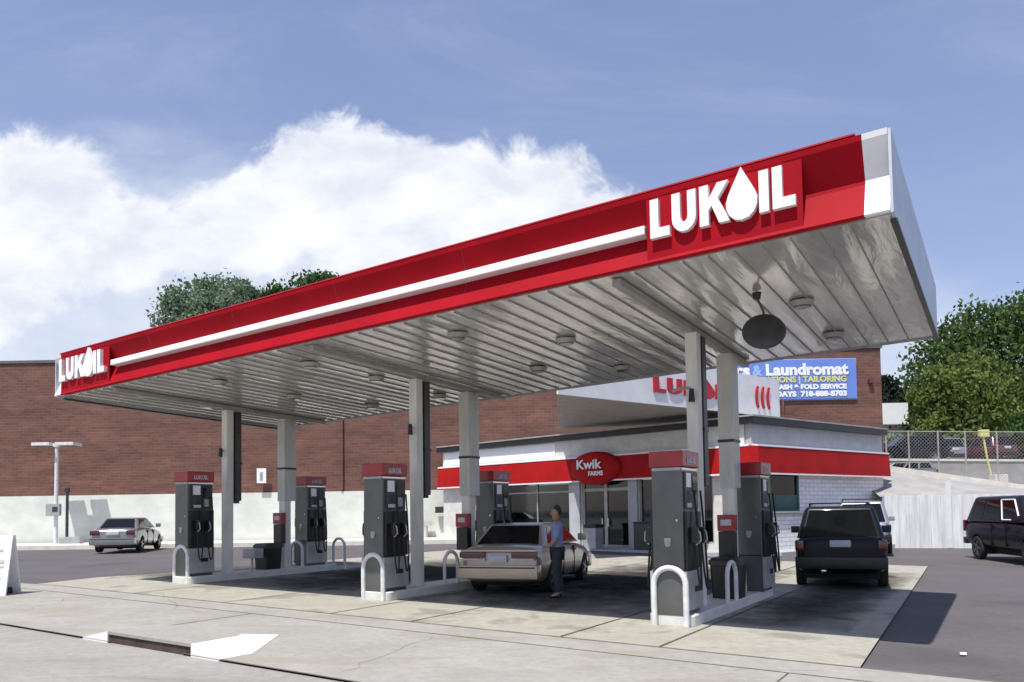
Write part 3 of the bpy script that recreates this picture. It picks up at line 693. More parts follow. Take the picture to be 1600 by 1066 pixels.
# sandwich board at the left edge
sb = empty('sandwich_board', S(15.35, -1.45, gs(15.3)), radians(6), label='white folding sandwich board with lines of grey print', cat='sign board')
for sy in (-1, 1):
    b = MB(); b.prism([(-.45, 0), (.34, 0), (.34, 1.12), (-.45, 1.12)], -.02, .02, lambda x, y, z: (x, y+sy*(.27-.22*z), z)); p_ = b.build('panel', 'letter', sb)
    b = MB()
    for z0, z1, x1 in ((.98, 1.05, .1), (.82, .86, .2), (.60, .66, .24), (.52, .56, .24), (.40, .425, .2), (.30, .325, .22), (.22, .24, .18)):
        b.box(-.4, x1, -.006, .006, z0, z1, f=lambda x, y, z: (x, y+sy*(.27-.22*z)+sy*.026, z))
    b.build('print', 'cladding', p_)
b = MB(); b.box(-.46, .20, -.31, .31, .0, .12, bev=.01); b.build('ballast', 'black', sb)

# ------------------------------------------------------------------ shop
CN, LF, RT = Vector((8.2, 26.3)), Vector((-3.3, 37.0)), Vector((15.2, 31.6))
GZ = 0.08
shop = empty('shop_building', (CN.x, CN.y, 0), 0, label='low white station shop with a red awning and glass front', cat='shop')
la = atan2(CN.y-LF.y, CN.x-LF.x); ra = atan2(RT.y-CN.y, RT.x-CN.x); LL = (LF-CN).length; RL = (RT-CN).length
# frames: a left facade point (d from corner, y outwards negative); expressed in shop coordinates
def FL(d, y, z):   # d: distance from the corner along the left facade, y>0 goes into the building
    e = (LF-CN)/LL; n = Vector((-e.y, e.x)); n = n if n.y > 0 else -n   # into the building
    return Vector((e.x*d+n.x*y, e.y*d+n.y*y, z))
def FR(d, y, z):
    e = (RT-CN)/RL; n = Vector((-e.y, e.x)); n = n if n.y > 0 else -n
    return Vector((e.x*d+n.x*y, e.y*d+n.y*y, z))
def lb(b, d0, d1, y0, y1, z0, z1, F=FL): b.box(d0, d1, y0, y1, z0, z1, f=lambda x, y, z: F(x, y, z)); return b
T = .25
# left facade: openings: window 13.4..8.2, door 7.4..5.0, window 4.6..1.2
piers = [(LL, 13.6), (7.95, 7.35), (5.05, 4.6), (1.5, .26)]
b = MB()
for a_, c_ in piers: lb(b, c_, a_, 0, T, 0, 2.95)
lb(b, 0.26, LL, 0, T, 2.953, 4.55)
lb(b, 7.953, 13.597, .0, T, 0, .62); lb(b, 1.503, 4.597, 0, T, 0, .42)
b.build('front_wall', 'offwhite', shop)
b = MB(); lb(b, 0, RL, 0, T, 0, 1.45, FR); lb(b, 0, .95, 0, T, 1.453, 2.95, FR); lb(b, 2.75, RL, 0, T, 1.453, 2.95, FR); lb(b, 0, RL, 0, T, 2.953, 3.2, FR)
o = b.build('side_wall', 'wbrick', shop)
b = MB(); lb(b, 0, RL, .004, T, 3.203, 4.55, FR); b.build('upper_wall', 'roofgrey', shop)
b = MB(); lb(b, .3, RL, -.05, -.002, 1.38, 1.46, FR); b.build('sill_course', 'cladding', shop)
# window on the side wall
b = MB(); lb(b, .95, 2.75, .06, .10, 1.453, 2.95, FR); wn = b.build('side_window', 'carglass', shop)
b = MB()
for q in ((.95, 1.05, 1.5, 2.95), (2.65, 2.75, 1.5, 2.95), (1.05, 2.65, 1.5, 1.6), (1.05, 2.65, 2.85, 2.95)): lb(b, q[0], q[1], .0, .058, q[2], q[3], FR)
b.build('frame', 'green', wn)
b = MB(); lb(b, 1.06, 2.64, .02, .055, 1.602, 2.1, FR); b.build('blind', 'green', wn)
b = MB(); lb(b, .90, 2.80, -.10, -.002, 1.47, 1.53, FR); b.build('sill', 'offwhite', wn)
# roof and coping
rl = [FL(LL+.25, -.2, 0), FL(-.2, -.2, 0), FR(RL+.1, -.2, 0), FR(RL+.1, 7.0, 0), FL(LL+.25, 3.6, 0)]
c0 = (rl[1]+FR(-.2, -.2, 0))/2; rl[1] = c0
def slab(b, pts, z0, z1):
    n = len(pts); b._add([(p.x, p.y, z0) for p in pts]+[(p.x, p.y, z1) for p in pts], [tuple(range(n)), tuple(range(n, 2*n))]+[(i, (i+1) % n, n+(i+1) % n, n+i) for i in range(n)]); return b
b = MB(); slab(b, rl, 4.553, 4.77); b.build('roof', 'black', shop)
rl2 = [p*1.0 for p in rl]
b = MB(); slab(b, [p+Vector((0, -.04, 0)) if i < 3 else p for i, p in enumerate(rl2)], 4.773, 4.83); b.build('coping', 'galv', shop)
# shop interior: floor, back wall, ceiling (real room behind the glass)
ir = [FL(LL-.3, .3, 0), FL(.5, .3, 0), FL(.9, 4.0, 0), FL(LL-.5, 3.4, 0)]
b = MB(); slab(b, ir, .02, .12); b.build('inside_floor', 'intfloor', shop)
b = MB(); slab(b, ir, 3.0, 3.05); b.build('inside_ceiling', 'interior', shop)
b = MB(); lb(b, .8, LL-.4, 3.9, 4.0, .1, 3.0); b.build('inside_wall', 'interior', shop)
for i, (d, y) in enumerate(((12.2, 2.6), (10.6, 2.9), (9.2, 2.2), (3.2, 2.2))):
    b = MB(); lb(b, d-.55, d+.55, y, y+.4, .13, 1.75); o = b.build('display_shelf', 'product1' if i % 2 == 0 else 'product2', shop)
b = MB()
for d0, d1, y in ((8.6, 11.0, 1.6), (10.0, 13.0, 3.0), (5.4, 6.6, 2.4), (8.3, 9.4, .9)): lb(b, d0, d1, y, y+.1, 2.9, 2.96)
b.build('ceiling_tube', 'tube', shop)
b = MB(); lb(b, 8.5, 9.6, .38, .44, 1.3, 1.8); b.build('poster', 'product1', shop)
# glazing
def glaze(d0, d1, z0, z1, mull, tran, name):
    b = MB(); lb(b, d0, d1, .10, .115, z0, z1); g = b.build(name, 'glass', shop)
    b = MB()
    for q in [(d0, d0+.06), (d1-.06, d1)]+[(m_-.03, m_+.03) for m_ in mull]: lb(b, q[0], q[1], .06, .16, z0, z1)
    for q in [(z0, z0+.06), (z1-.06, z1)]+[(t_-.03, t_+.03) for t_ in tran]: lb(b, d0+.061, d1-.061, .065, .155, q[0], q[1])
    b.build('frame', 'galv', g); return g
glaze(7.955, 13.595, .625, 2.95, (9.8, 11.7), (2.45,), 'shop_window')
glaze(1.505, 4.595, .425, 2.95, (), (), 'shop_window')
b = MB(); lb(b, 5.055, 7.345, .10, .115, .1, 2.95); dg = b.build('entrance_door', 'glass', shop)
b = MB()
for q in ((5.055, 5.15), (6.13, 6.27), (7.25, 7.345)): lb(b, q[0], q[1], .05, .17, .1, 2.95)
for q in ((2.42, 2.54), (2.86, 2.95), (.1, .3)):
    for r_ in ((5.151, 6.129), (6.271, 7.249)): lb(b, r_[0], r_[1], .055, .165, q[0], q[1])
b.build('frame', 'galv', dg)
b = MB(); lb(b, 6.32, 6.36, -.02, .05, 1.0, 1.35); lb(b, 6.04, 6.08, -.02, .05, 1.0, 1.35); b.build('handle', 'chrome', dg)
for d0, d1, z0, z1, m_ in ((12.6, 13.3, 1.5, 2.3, 'letter'), (10.9, 11.5, 1.1, 1.6, 'yellow'), (8.2, 8.7, 1.6, 2.3, 'letter'), (4.0, 4.4, 1.5, 2.0, 'letter'), (1.9, 2.6, 1.2, 1.7, 'product2'), (2.9, 3.3, 1.9, 2.4, 'product1')):
    b = MB(); lb(b, d0, d1, .118, .125, z0, z1); b.build('window_poster', m_, shop)
# outer pilasters
for d0, d1 in ((7.38, 7.92), (4.62, 5.02)):
    b = MB(); lb(b, d0, d1, -.12, -.003, 0, 2.9); b.build('pilaster', 'roofgrey', shop)
# walkway kerb
b = MB(); slab(b, [FL(LL, -1.6, 0), FL(-1.2, -1.6, 0), FL(-.2, 0, 0), FL(LL, 0, 0)], 0, .20); o = b.build('shop_pavement', 'roofgrey'); o.location = (CN.x, CN.y, 0); tag(o, kind='structure')
b = MB(); slab(b, [FR(.2, -.9, 0), FR(RL, -.9, 0), FR(RL, 0, 0), FR(.2, 0, 0)], 0, .17); o = b.build('side_pavement', 'roofgrey'); o.location = (CN.x, CN.y, 0); tag(o, kind='structure')
# awning: box section with sloping face, both facades
def awning(F, d0, d1, name):
    b = MB(); b.loft([[F(d, y, z) for y, z in ((-.003, 2.86), (-.30, 2.86), (-.29, 3.10), (-.24, 3.76), (-.003, 3.80))] for d in (d0, d1)]); o = b.build(name, 'awn', shop)
    b = MB(); b.loft([[F(d, y, z) for y, z in ((-.002, 3.803), (-.26, 3.763), (-.26, 3.82), (-.002, 3.86))] for d in (d0, d1)]); b.loft([[F(d, y, z) for y, z in ((-.28, 2.80), (-.31, 2.80), (-.31, 2.857), (-.28, 2.857))] for d in (d0, d1)]); b.build('edge_trim', 'letter', o)
    return o
awning(FL, .0, LL+.1, 'awning'); awning(FR, .0, RL+.05, 'awning')
b = MB(); b.loft([[FL(-.0, y, z) for y, z in ((0, 2.861), (-.30, 2.861), (-.29, 3.10), (-.24, 3.759), (0, 3.80))], [FR(.0, y, z) for y, z in ((0, 2.861), (-.30, 2.861), (-.29, 3.10), (-.24, 3.759), (0, 3.80))]]); b.build('awning_corner', 'awn', shop)
b = MB(); lb(b, 8.7, LL-.1, -.022, -.002, 3.9, 4.5); b.build('sunlit_strip', 'letter', shop)  # whiter strip paints in the sunlit left stretch above the awning
# bulging oval sign over the door
b = MB(); rings = []
for j in range(9):
    a = (pi/2)*j/8; k_ = cos(a) if j < 8 else .02; dp = .34*sin(a)
    rings.append([FL(6.40+1.22*k_*cos(2*pi*i/40), -.36-dp*.8, 3.32+.66*k_*sin(2*pi*i/40)) for i in range(40)])
rings = [[FL(6.40+1.22*cos(2*pi*i/40), -.22, 3.32+.66*sin(2*pi*i/40)) for i in range(40)]]+rings
b.loft(rings); ov = b.build('oval_sign', 'awn', shop, True)
t_, w_ = text_bm('Kwik', .50, .02, .012); t_.map(lambda x, y, z: FL(6.45+.62-x*1.15, -.655+y, 3.30+z)); t_.build('lettering', 'letter', ov)
t_, w_ = text_bm('FARMS', .24, .02, .008); t_.map(lambda x, y, z: FL(6.45+.05-x*1.0, -.655+y, 3.02+z)); t_.build('lettering', 'letter', ov)
# white fascia canopy of the entrance, carrying the second station name
P0, P1 = Vector((1.36, 22.4)), Vector((10.03, 29.0)); e_ = (P1-P0).normalized(); EL = (P1-P0).length
ec = empty('entrance_canopy', (P0.x, P0.y, 0), atan2(e_.y, e_.x), label='white fascia canopy over the shop corner with red station name', cat='canopy')
Rm = Matrix.Rotation(-atan2(e_.y, e_.x), 3, 'Z')
def loc2(p): q = Rm @ Vector((p[0]-P0.x, p[1]-P0.y, 0)); return Vector((q.x, q.y, 0))
fp = [Vector((0, 0, 0)), Vector((EL, 0, 0)), loc2((8.6, 31.2)), loc2((1.95, 32.3))]
b = MB(); slab(b, fp, 5.10, 5.35); b.build('soffit', 'beam', ec)
b = MB(); b.box(-.03, EL+.03, -.08, -.002, 5.05, 6.5); b.build('fascia', 'white', ec)
b = MB(); b.box(EL+.032, EL+.1, -.07, 1.6, 5.05, 6.48); b.build('end_panel', 'white', ec)
brand(4.0, 8.1, 5.45, .52, -.13, -.082, 'lettering', 'redletter', ec)
for i in range(3):
    b = MB(); pts = []
    for j in range(11):
        a = radians(115+130*j/10); pts.append((9.55+i*.34+.30*cos(a)*.75+.12, 5.72+.46*sin(a)))
    for j in range(10, -1, -1):
        a = radians(115+130*j/10); pts.append((9.55+i*.34+.20*cos(a)*.75+.17, 5.72+.40*sin(a)))
    b.prism(pts, -.13, -.082); b.build('chevron', 'redletter', ec)
b = MB(); q = loc2((8.0, 29.5)); b.cyl((q.x, q.y, 4.84), (q.x, q.y, 5.10), .1); q = loc2((4.5, 32.3)); b.cyl((q.x, q.y, 4.84), (q.x, q.y, 5.10), .1); b.build('strut', 'beam', ec)
# small things in front of the shop
ab = empty('ash_bin', FL(5.9, -1.15, .20)+Vector((CN.x, CN.y, 0)), la, label='pale square waste bin beside the shop entrance', cat='bin')
b = MB(); b.box(-.25, .25, -.25, .25, 0, .8, bev=.03); b.build('tub', 'pump_light', ab); b = MB(); b.box(-.28, .28, -.28, .28, .802, .93, bev=.03); b.build('lid', 'black', ab)
b = MB(); 
ice = empty('ice_chest', FL(3.1, -.62, .20)+Vector((CN.x, CN.y, 0)), la, label='dark storage chest against the right shop window', cat='chest')
b = MB(); b.box(-1.1, 1.1, -.4, .3, 0, .95, bev=.03); b.build('body', 'dark', ice); b = MB(); b.box(-1.12, 1.12, -.42, .32, .953, 1.02, bev=.01); b.build('lid', 'black', ice)

# ------------------------------------------------------------------ right side: board wall, bank, fence, upper lot
rw = empty('retaining_wall', (14.6, 30.3, 0), atan2(28.6-30.3, 34-14.6), label='white boarded retaining wall right of the shop', cat='wall')
b = MB(); b.box(0, 24, 0, .3, -.1, 2.07)
b.build('boards', 'retain', rw)
b = MB()
for k_ in range(60):
    b.box(.1+k_*.4, .112+k_*.4, -.006, -.001, .02, 2.0)
o = b.build('board_gap', 'cladding', rw)
b = MB(); b.box(2.28, 2.48, -.04, -.001, 0, 2.6); b.build('strip', 'white', rw)
def curb_z(x): return 3.24-(x-16.5)*.156
b = MB(); xs = [14.5+i*1.5 for i in range(14)]
for x0, x1 in zip(xs, xs[1:]):
    y0 = 30.45-(x0-14.6)*.0876; y1 = 30.45-(x1-14.6)*.0876
    b.poly([(x0, y0, 2.03), (x1, y1, min(2.03, 2.03)), (x1, 34, max(curb_z(x1), .9)), (x0, 34, curb_z(x0))])
o = b.build('bank_slope', 'bank'); tag(o, kind='structure')
b = MB(); b.loft([[(x, 33.9, curb_z(x)-.3), (x, 33.9, curb_z(x)+.20), (x, 34.15, curb_z(x)+.20), (x, 34.15, curb_z(x)-.3)] for x in (12.5, 34)]); o = b.build('bank_kerb', 'kerbw'); tag(o, kind='structure')
b = MB(); b.poly([(12.5, 34.1, 3.6), (34, 34.1, .55), (60, 39.9, .5), (60, 39.95, 2.2), (12.5, 39.95, 2.9)]); o = b.build('bank_path', 'bank'); tag(o, kind='structure')
lw = empty('lot_wall', (19.5, 40, 0), 0, label='long pale concrete wall behind the chain-link fence', cat='wall')
b = MB(); b.box(.1, 50, 0, .3, .4, 4.0, f=lambda x, y, z: (x, y, z-.02*x if z > 1 else z)); b.build('face', 'bank', lw)
b = MB(); b.box(0, 50, -.05, .35, 4.003, 4.12, f=lambda x, y, z: (x, y, z-.02*x)); b.build('cap', 'kerbw', lw)
b = MB(); b.poly([(19.4, 40.3, 3.95), (90, 40.3, 2.6), (160, 140, 5.0), (10, 140, 5.5), (19.4, 56, 4.3)]); o = b.build('upper_lot_ground', 'lotground'); tag(o, kind='structure')
# chain-link fence: posts as parts
fe = empty('chain_link_fence', (16.5, 34.02, 0), 0, label='grey chain-link fence along the top of the bank', cat='fence')
for i, x in enumerate((.05, 1.05, 2.35, 3.55, 4.95, 6.5, 8.2, 10, 12, 14)):
    z0 = curb_z(16.5+x)+.1; b = MB(); b.cyl((x, 0, z0-.1), (x, 0, 5.0-.02*x), .06 if i == 5 else .035, n=8); b.build('post', 'galv', fe)
b = MB(); b.cyl((0, 0, 4.96), (14, 0, 4.68), .022, n=6); b.build('top_rail', 'galv', fe)
b = MB()
k_ = 0.0
while k_ < 16:
    for sg in (1, -1):
        # a diagonal wire, clipped between the kerb and the top rail
        h = 2.6; xa = k_; pts = []
        x0_, x1_ = (xa, xa+h) if sg > 0 else (xa, xa-h)
        for j in range(2): pass
        za, zb = 4.93, 4.93-h
        t0 = 0.; 
        def zc(x): return curb_z(16.5+x)+.12
        n_ = 14; prev = None
        for j in range(n_+1):
            u_ = j/n_; x = x0_+(x1_-x0_)*u_; z = za+(zb-za)*u_-.02*x
            if 0 <= x <= 14 and z >= zc(x): last = (x, 0, z); prev = prev or last
            elif prev: break
        if prev and last != prev: b.cyl(prev, last, .0045, n=3, caps=False)
    k_ += .16
b.build('wire_mesh', 'galv', fe)
# yellow barrier arm post
yp = empty('yellow_barrier', (23.35, 38.0, 2.6), 0, label='yellow leaning barrier pole behind the fence', cat='barrier')
b = MB(); b.tube([(.35, 0, 0), (.1, 0, 1.3), (-.05, 0, 2.4)], .05); b.build('arm', 'yellow', yp, True); b = MB(); b.box(-.25, .2, -.12, .12, 2.4, 2.75, bev=.04); b.build('head', 'yellow', yp)
b = MB(); b.box(-.3, .3, -.25, .25, 0, 1.35, bev=.03); o = b.build('concrete_block', 'kerbw'); o.location = (22.7, 36.0, 1.7); tag(o, 'pale concrete block at the foot of the fence', 'block')
# far white building
fb = empty('far_house', (29.5, 66, 4), 0, label='small white building with a bright flat roof between the trees', cat='building')
b = MB(); b.box(0, 9, 0, 8, 0, 4.6); b.build('wall', 'bank', fb); b = MB(); b.box(-.6, 4.2, -.8, 8, 4.603, 6.4); b.build('roof', 'letter', fb)
b = MB()
for x in (1, 3, 5): b.box(x, x+1, -.05, -.002, 1.5, 3.5)
b.build('window', 'carglass', fb)
fp_ = empty('far_pole', (27.2, 50, 4), 0, label='white utility pole left of the yellow-green tree', cat='pole')
b = MB(); b.cyl((0, 0, 0), (0, 0, 4.6), .09, .07, 8); b.build('shaft', 'post_white', fp_); b = MB(); b.box(-.5, .5, -.06, .06, 3.9, 4.0); b.build('crossarm', 'post_white', fp_)

# ------------------------------------------------------------------ vehicles
def apply_mods(o):
    dg = bpy.context.evaluated_depsgraph_get(); me = bpy.data.meshes.new_from_object(o.evaluated_get(dg)); old = o.data; o.modifiers.clear(); o.data = me
    bpy.data.meshes.remove(old)
def wheel(par, x, y, r, wdt, name='wheel'):
    sg = 1 if y > 0 else -1
    b = MB(); rings = []
    for yy_, rr in ((-.5, .80), (-.48, .95), (-.35, 1.0), (.35, 1.0), (.48, .95), (.5, .80), (.5, .64), (.38, .60)):
        rings.append([(x+r*rr*cos(2*pi*i/24), y+sg*yy_*wdt, r+r*rr*sin(2*pi*i/24)) for i in range(24)])
    b.loft(rings); o = b.build(name, 'tyre', par, True)
    b = MB(); b.cyl((x, y+sg*wdt*.30, r), (x, y+sg*wdt*.38, r), r*.60, n=20)
    for k_ in range(5):
        a = 2*pi*k_/5; d = Vector((cos(a), 0, sin(a))); n = Vector((-sin(a), 0, cos(a)))*r*.10; c0 = Vector((x, y+sg*wdt*.44, r))
        b.loft([[c0+n+Vector((0, sg*.012, 0)), c0-n+Vector((0, sg*.012, 0)), c0-n, c0+n], [c0+d*r*.6+n*.8+Vector((0, sg*.012, 0)), c0+d*r*.6-n*.8+Vector((0, sg*.012, 0)), c0+d*r*.6-n*.8, c0+d*r*.6+n*.8]])
    b.cyl((x, y+sg*wdt*.36, r), (x, y+sg*wdt*.47, r), r*.17, n=12); b.build('rim', 'rim', o)
    return o
def quad_inset(q, m0, m1, m2, m3, off):
    """q = 4 points: bottom-left, bottom-right, top-right, top-left; margins bottom,right,top,left as fractions"""
    a, b_, c_, d = [Vector(p) for p in q]
    def P(u, v): return (a*(1-u)+b_*u)*(1-v)+(d*(1-u)+c_*u)*v
    n = (b_-a).cross(d-a).normalized()
    pts = [P(m3, m0), P(1-m1, m0), P(1-m1, 1-m2), P(m3, 1-m2)]
    return [p+n*off for p in pts], n
def car(name, label, cat, loc, heading, scale, stations, cabin, paint, wheels, extra, group=None, arch=True):
    r = empty(name, loc, heading, label=label, cat=cat, group=group); r.scale = (scale,)*3
    b = MB(); rings = []
    for x, wd, zb, zt in stations:
        h = zt-zb
        half = [(0, zb), (wd*.70, zb), (wd*.93, zb+.06*h), (wd*.985, zb+.28*h), (wd, zb+.58*h), (wd*.965, zb+.84*h), (wd*.86, zt), (wd*.45, zt+.015)]
        rings.append([(x, y, z) for y, z in half]+[(x, 0, zt+.02)]+[(x, -y, z) for y, z in half[:0:-1]])
    b.loft(rings); body = b.build('body', paint, r, True)
    sub = body.modifiers.new('s', 'SUBSURF'); sub.levels = 2; sub.render_levels = 2
    R = wheels[2]
    if arch:
        cb = MB()
        for x in wheels[:2]:
            for sg in (-1, 1): cb.cyl((x, sg*.52, R), (x, sg*1.3, R), R*1.17, n=28)
        co = cb.build('cutter', 'black'); co.location = (0, 0, 0)
        co.parent = r
        bpy.context.view_layer.update()
        mo = body.modifiers.new('b', 'BOOLEAN'); mo.object = co; mo.operation = 'DIFFERENCE'; mo.solver = 'EXACT'
        bpy.context.view_layer.update(); apply_mods(body); 
        me = co.data; bpy.data.objects.remove(co); bpy.data.meshes.remove(me)
        for p in body.data.polygons: p.use_smooth = True
        body.data.set_sharp_from_angle(angle=radians(40))
    else: bpy.context.view_layer.update(); apply_mods(body)
    b = MB()
    for x in wheels[:2]: b.box(x-R*1.14, x+R*1.14, -wheels[3]+.16, wheels[3]-.16, R*.5, R*1.95)
    b.box(stations[2][0]+.3, stations[-3][0]-.3, -.6, .6, .2, .45); b.build('underbody', 'rubber', r)
    for x in wheels[:2]:
        for sg in (1, -1): wheel(r, x, sg*(wheels[3]-.10), R, .2)
    # cabin
    xb0, xb1, xt0, xt1, zb, zt, wb, wt = cabin
    bt = [(xb0, wb), (xb1, wb), (xb1, -wb), (xb0, -wb)]; tp = [(xt0, wt), (xt1, wt), (xt1, -wt), (xt0, -wt)]
    b = MB(); v = b._add([(x, y, zb) for x, y in bt]+[(x, y, zt) for x, y in tp], [(3, 2, 1, 0), (4, 5, 6, 7), (0, 1, 5, 4), (1, 2, 6, 5), (2, 3, 7, 6), (3, 0, 4, 7)])
    es = [e for e in b.bm.edges if any(a.co.z > zb+.1 for a in e.verts)]
    bmesh.ops.bevel(b.bm, geom=es, offset=.11, segments=5, affect='EDGES', profile=.55)
    b.build('cabin', paint, r, True, 25)
    rear = [(xb0, wb, zb), (xb0, -wb, zb), (xt0, -wt, zt), (xt0, wt, zt)]
    front = [(xb1, -wb, zb), (xb1, wb, zb), (xt1, wt, zt), (xt1, -wt, zt)]
    for nm, q in (('rear_window', rear), ('windscreen', front)):
        pts, n = quad_inset(q, .06, .075, .12, .075, .006); b = MB(); b._add(pts+[p-n*.03 for p in pts], [(0, 1, 2, 3), (7, 6, 5, 4), (0, 4, 5, 1), (1, 5, 6, 2), (2, 6, 7, 3), (3, 7, 4, 0)]); b.build(nm, 'carglass', r)
    for sg in (1, -1):
        q = [(xb0, sg*wb, zb), (xb1, sg*wb, zb), (xt1, sg*wt, zt), (xt0, sg*wt, zt)]
        if sg > 0: q = [q[1], q[0], q[3], q[2]]
        nseg = extra.get('side_windows', [(.08, .36), (.39, .64), (.67, .93)])
        for u0_, u1_ in nseg:
            a0, a1 = (u0_, u1_) if sg < 0 else (1-u1_, 1-u0_)
            pts, n = quad_inset(q, .08, 1-a1, .16, a0, .006); b = MB(); b._add(pts+[p-n*.03 for p in pts], [(0, 1, 2, 3), (7, 6, 5, 4), (0, 4, 5, 1), (1, 5, 6, 2), (2, 6, 7, 3), (3, 7, 4, 0)])
            o = b.build('side_window', 'carglass', r)
            if extra.get('white_frame') is not None and (u0_, u1_) == nseg[extra['white_frame']]:
                b = MB()
                for e0, e1 in ((0, 1), (1, 2), (2, 3), (3, 0)): b.tube([pts[e0]+n*.005, pts[e1]+n*.005], .022, 6)
                b.build('frame', 'letter', o)
        b = MB(); mx_ = xb1-.28
        b.box(mx_-.07, mx_+.10, min(sg*(wb+.06), sg*(wb+.26)), max(sg*(wb+.06), sg*(wb+.26)), zb+.03, zb+.19, bev=.03); b.build('mirror', extra.get('mirror', paint), r, True)
    for sg in (1, -1):
        for xs_ in extra.get('seams', (-.55, .35)):
            b = MB(); wy = stations[5][1]
            b.box(xs_-.006, xs_+.006, min(sg*(wy-.06), sg*(wy+.002)), max(sg*(wy-.06), sg*(wy+.002)), stations[5][2]+.10, stations[5][3]-.10); b.build('door_seam', 'black', r)
            b = MB(); b.box(xs_+.06, xs_+.20, min(sg*(wy-.02), sg*(wy+.022)), max(sg*(wy-.02), sg*(wy+.022)), stations[5][3]-.20, stations[5][3]-.165, bev=.006); b.build('door_handle', extra.get('handle', paint), r)
    xr = stations[0][0]
    for nm, m, bx in extra.get('boxes', []):
        b = MB(); b.box(*bx, bev=min(.025, .3*min(bx[1]-bx[0], bx[3]-bx[2], bx[5]-bx[4]))); b.build(nm, m, r, True)
    return r
def sedan(name, label, loc, heading, scale, paint, tails, group=None):
    st_ = [(-2.28, .74, .36, .80), (-2.24, .80, .29, .90), (-2.14, .84, .25, .96), (-1.9, .865, .21, .99), (-1.4, .875, .19, 1.0), (-.7, .88, .19, .98), (.1, .88, .19, .95),
           (.9, .88, .19, .93), (1.45, .87, .20, .88), (1.95, .84, .22, .80), (2.2, .76, .27, .70), (2.3, .62, .35, .60)]
    bx = [('rear_bumper', paint, (-2.42, -2.12, -.84, .84, .33, .60)), ('bumper_strip', 'dark', (-2.43, -2.40, -.80, .80, .54, .57)),
          ('front_bumper', paint, (2.1, 2.36, -.80, .80, .28, .55))]+tails
    return car(name, label, 'car', loc, heading, scale, st_, (-1.78, 1.08, -1.12, .32, .95, 1.41, .80, .60), paint, (-1.35, 1.38, .31, .87), dict(boxes=bx, side_windows=[(.10, .42), (.46, .90)]), group)
HD = pi/2  # local +x is the front; heading measured from +x axis
GRP = 'vehicles standing round the station'
camry_tails = [('tail_lamp', 'tail', (-2.345, -2.20, .28, .82, .74, .86)), ('tail_lamp', 'tail', (-2.345, -2.20, -.82, -.28, .74, .86)), ('licence_plate', 'plate', (-2.36, -2.22, -.19, .19, .66, .80)),
               ('trunk_trim', 'champagne', (-2.33, -2.2, -.80, .80, .865, .905)), ('reverse_lamp', 'plate', (-2.345, -2.21, .27, .76, .69, .73)), ('reverse_lamp', 'plate', (-2.345, -2.21, -.76, -.27, .69, .73))]
sedan('parked_car', 'tan sedan with long dark red tail lamps refuelling at the middle island', (.42, 16.35, gxy(.4, 16)), HD-radians(19), .93, 'champagne', camry_tails, GRP)
sil_tails = [('tail_lamp', 'tail', (-2.33, -2.12, .50, .84, .72, .90)), ('tail_lamp', 'tail', (-2.33, -2.12, -.84, -.50, .72, .90)), ('licence_plate', 'plate', (-2.34, -2.2, -.24, .24, .72, .86))]
sedan('parked_car', 'silver sedan in front of the pale wall on the left', (-16.45, 33.2, gxy(-15, 33)), HD+radians(11), 1.0, 'silver', sil_tails, GRP)
def suv(name, label, loc, heading, scale, paint, group=None, tall=1.70, plate_z=(.86, 1.0), rack=True):
    st_ = [(-2.20, .76, .42, .98), (-2.16, .84, .34, 1.05), (-2.0, .89, .30, 1.08), (-1.4, .90, .28, 1.08), (-.6, .90, .28, 1.06), (.2, .90, .28, 1.05), (.9, .90, .28, 1.03), (1.4, .89, .28, 1.0), (1.9, .86, .30, .95), (2.15, .78, .35, .86), (2.24, .66, .42, .74)]
    bx = [('rear_bumper', 'black', (-2.32, -2.05, -.87, .87, .42, .66)), ('tail_lamp', 'tail', (-2.235, -2.05, .70, .87, .78, 1.0)), ('tail_lamp', 'tail', (-2.235, -2.05, -.87, -.70, .78, 1.0)), ('licence_plate', 'plate', (-2.25, -2.1, -.20, .20, plate_z[0], plate_z[1])),
          ('front_bumper', 'dark', (2.05, 2.3, -.82, .82, .36, .62)), ('exhaust_pipe', 'chrome', (-2.30, -2.1, .28, .38, .34, .40))]
    if rack: bx += [('roof_rail', 'black', (-1.6, .1, .56, .60, tall+.03, tall+.07)), ('roof_rail', 'black', (-1.6, .1, -.60, -.56, tall+.03, tall+.07)), ('roof_crossbar', 'black', (-1.0, -.95, -.60, .60, tall+.05, tall+.08)), ('rail_foot', 'black', (-1.5, -1.4, -.6, -.56, tall-.03, tall+.03)), ('rail_foot', 'black', (-1.5, -1.4, .56, .6, tall-.03, tall+.03))]
    return car(name, label, 'car', loc, heading, scale, st_, (-2.08, 1.0, -1.82, .25, 1.04, tall, .84, .66), paint, (-1.32, 1.35, .36, .90), dict(boxes=bx, side_windows=[(.07, .30), (.34, .60), (.64, .92)]), group)
suv('parked_car', 'dark blue sport utility vehicle parked under the right end of the canopy', (7.25, 17.15, gxy(7, 17)), HD-radians(23), .96, 'navy', GRP)
suv('parked_car', 'grey sport utility vehicle half hidden behind the dark blue one', (12.45, 27.6, gxy(12, 27)), HD-radians(24), 1.0, 'lavender', GRP, 1.78)
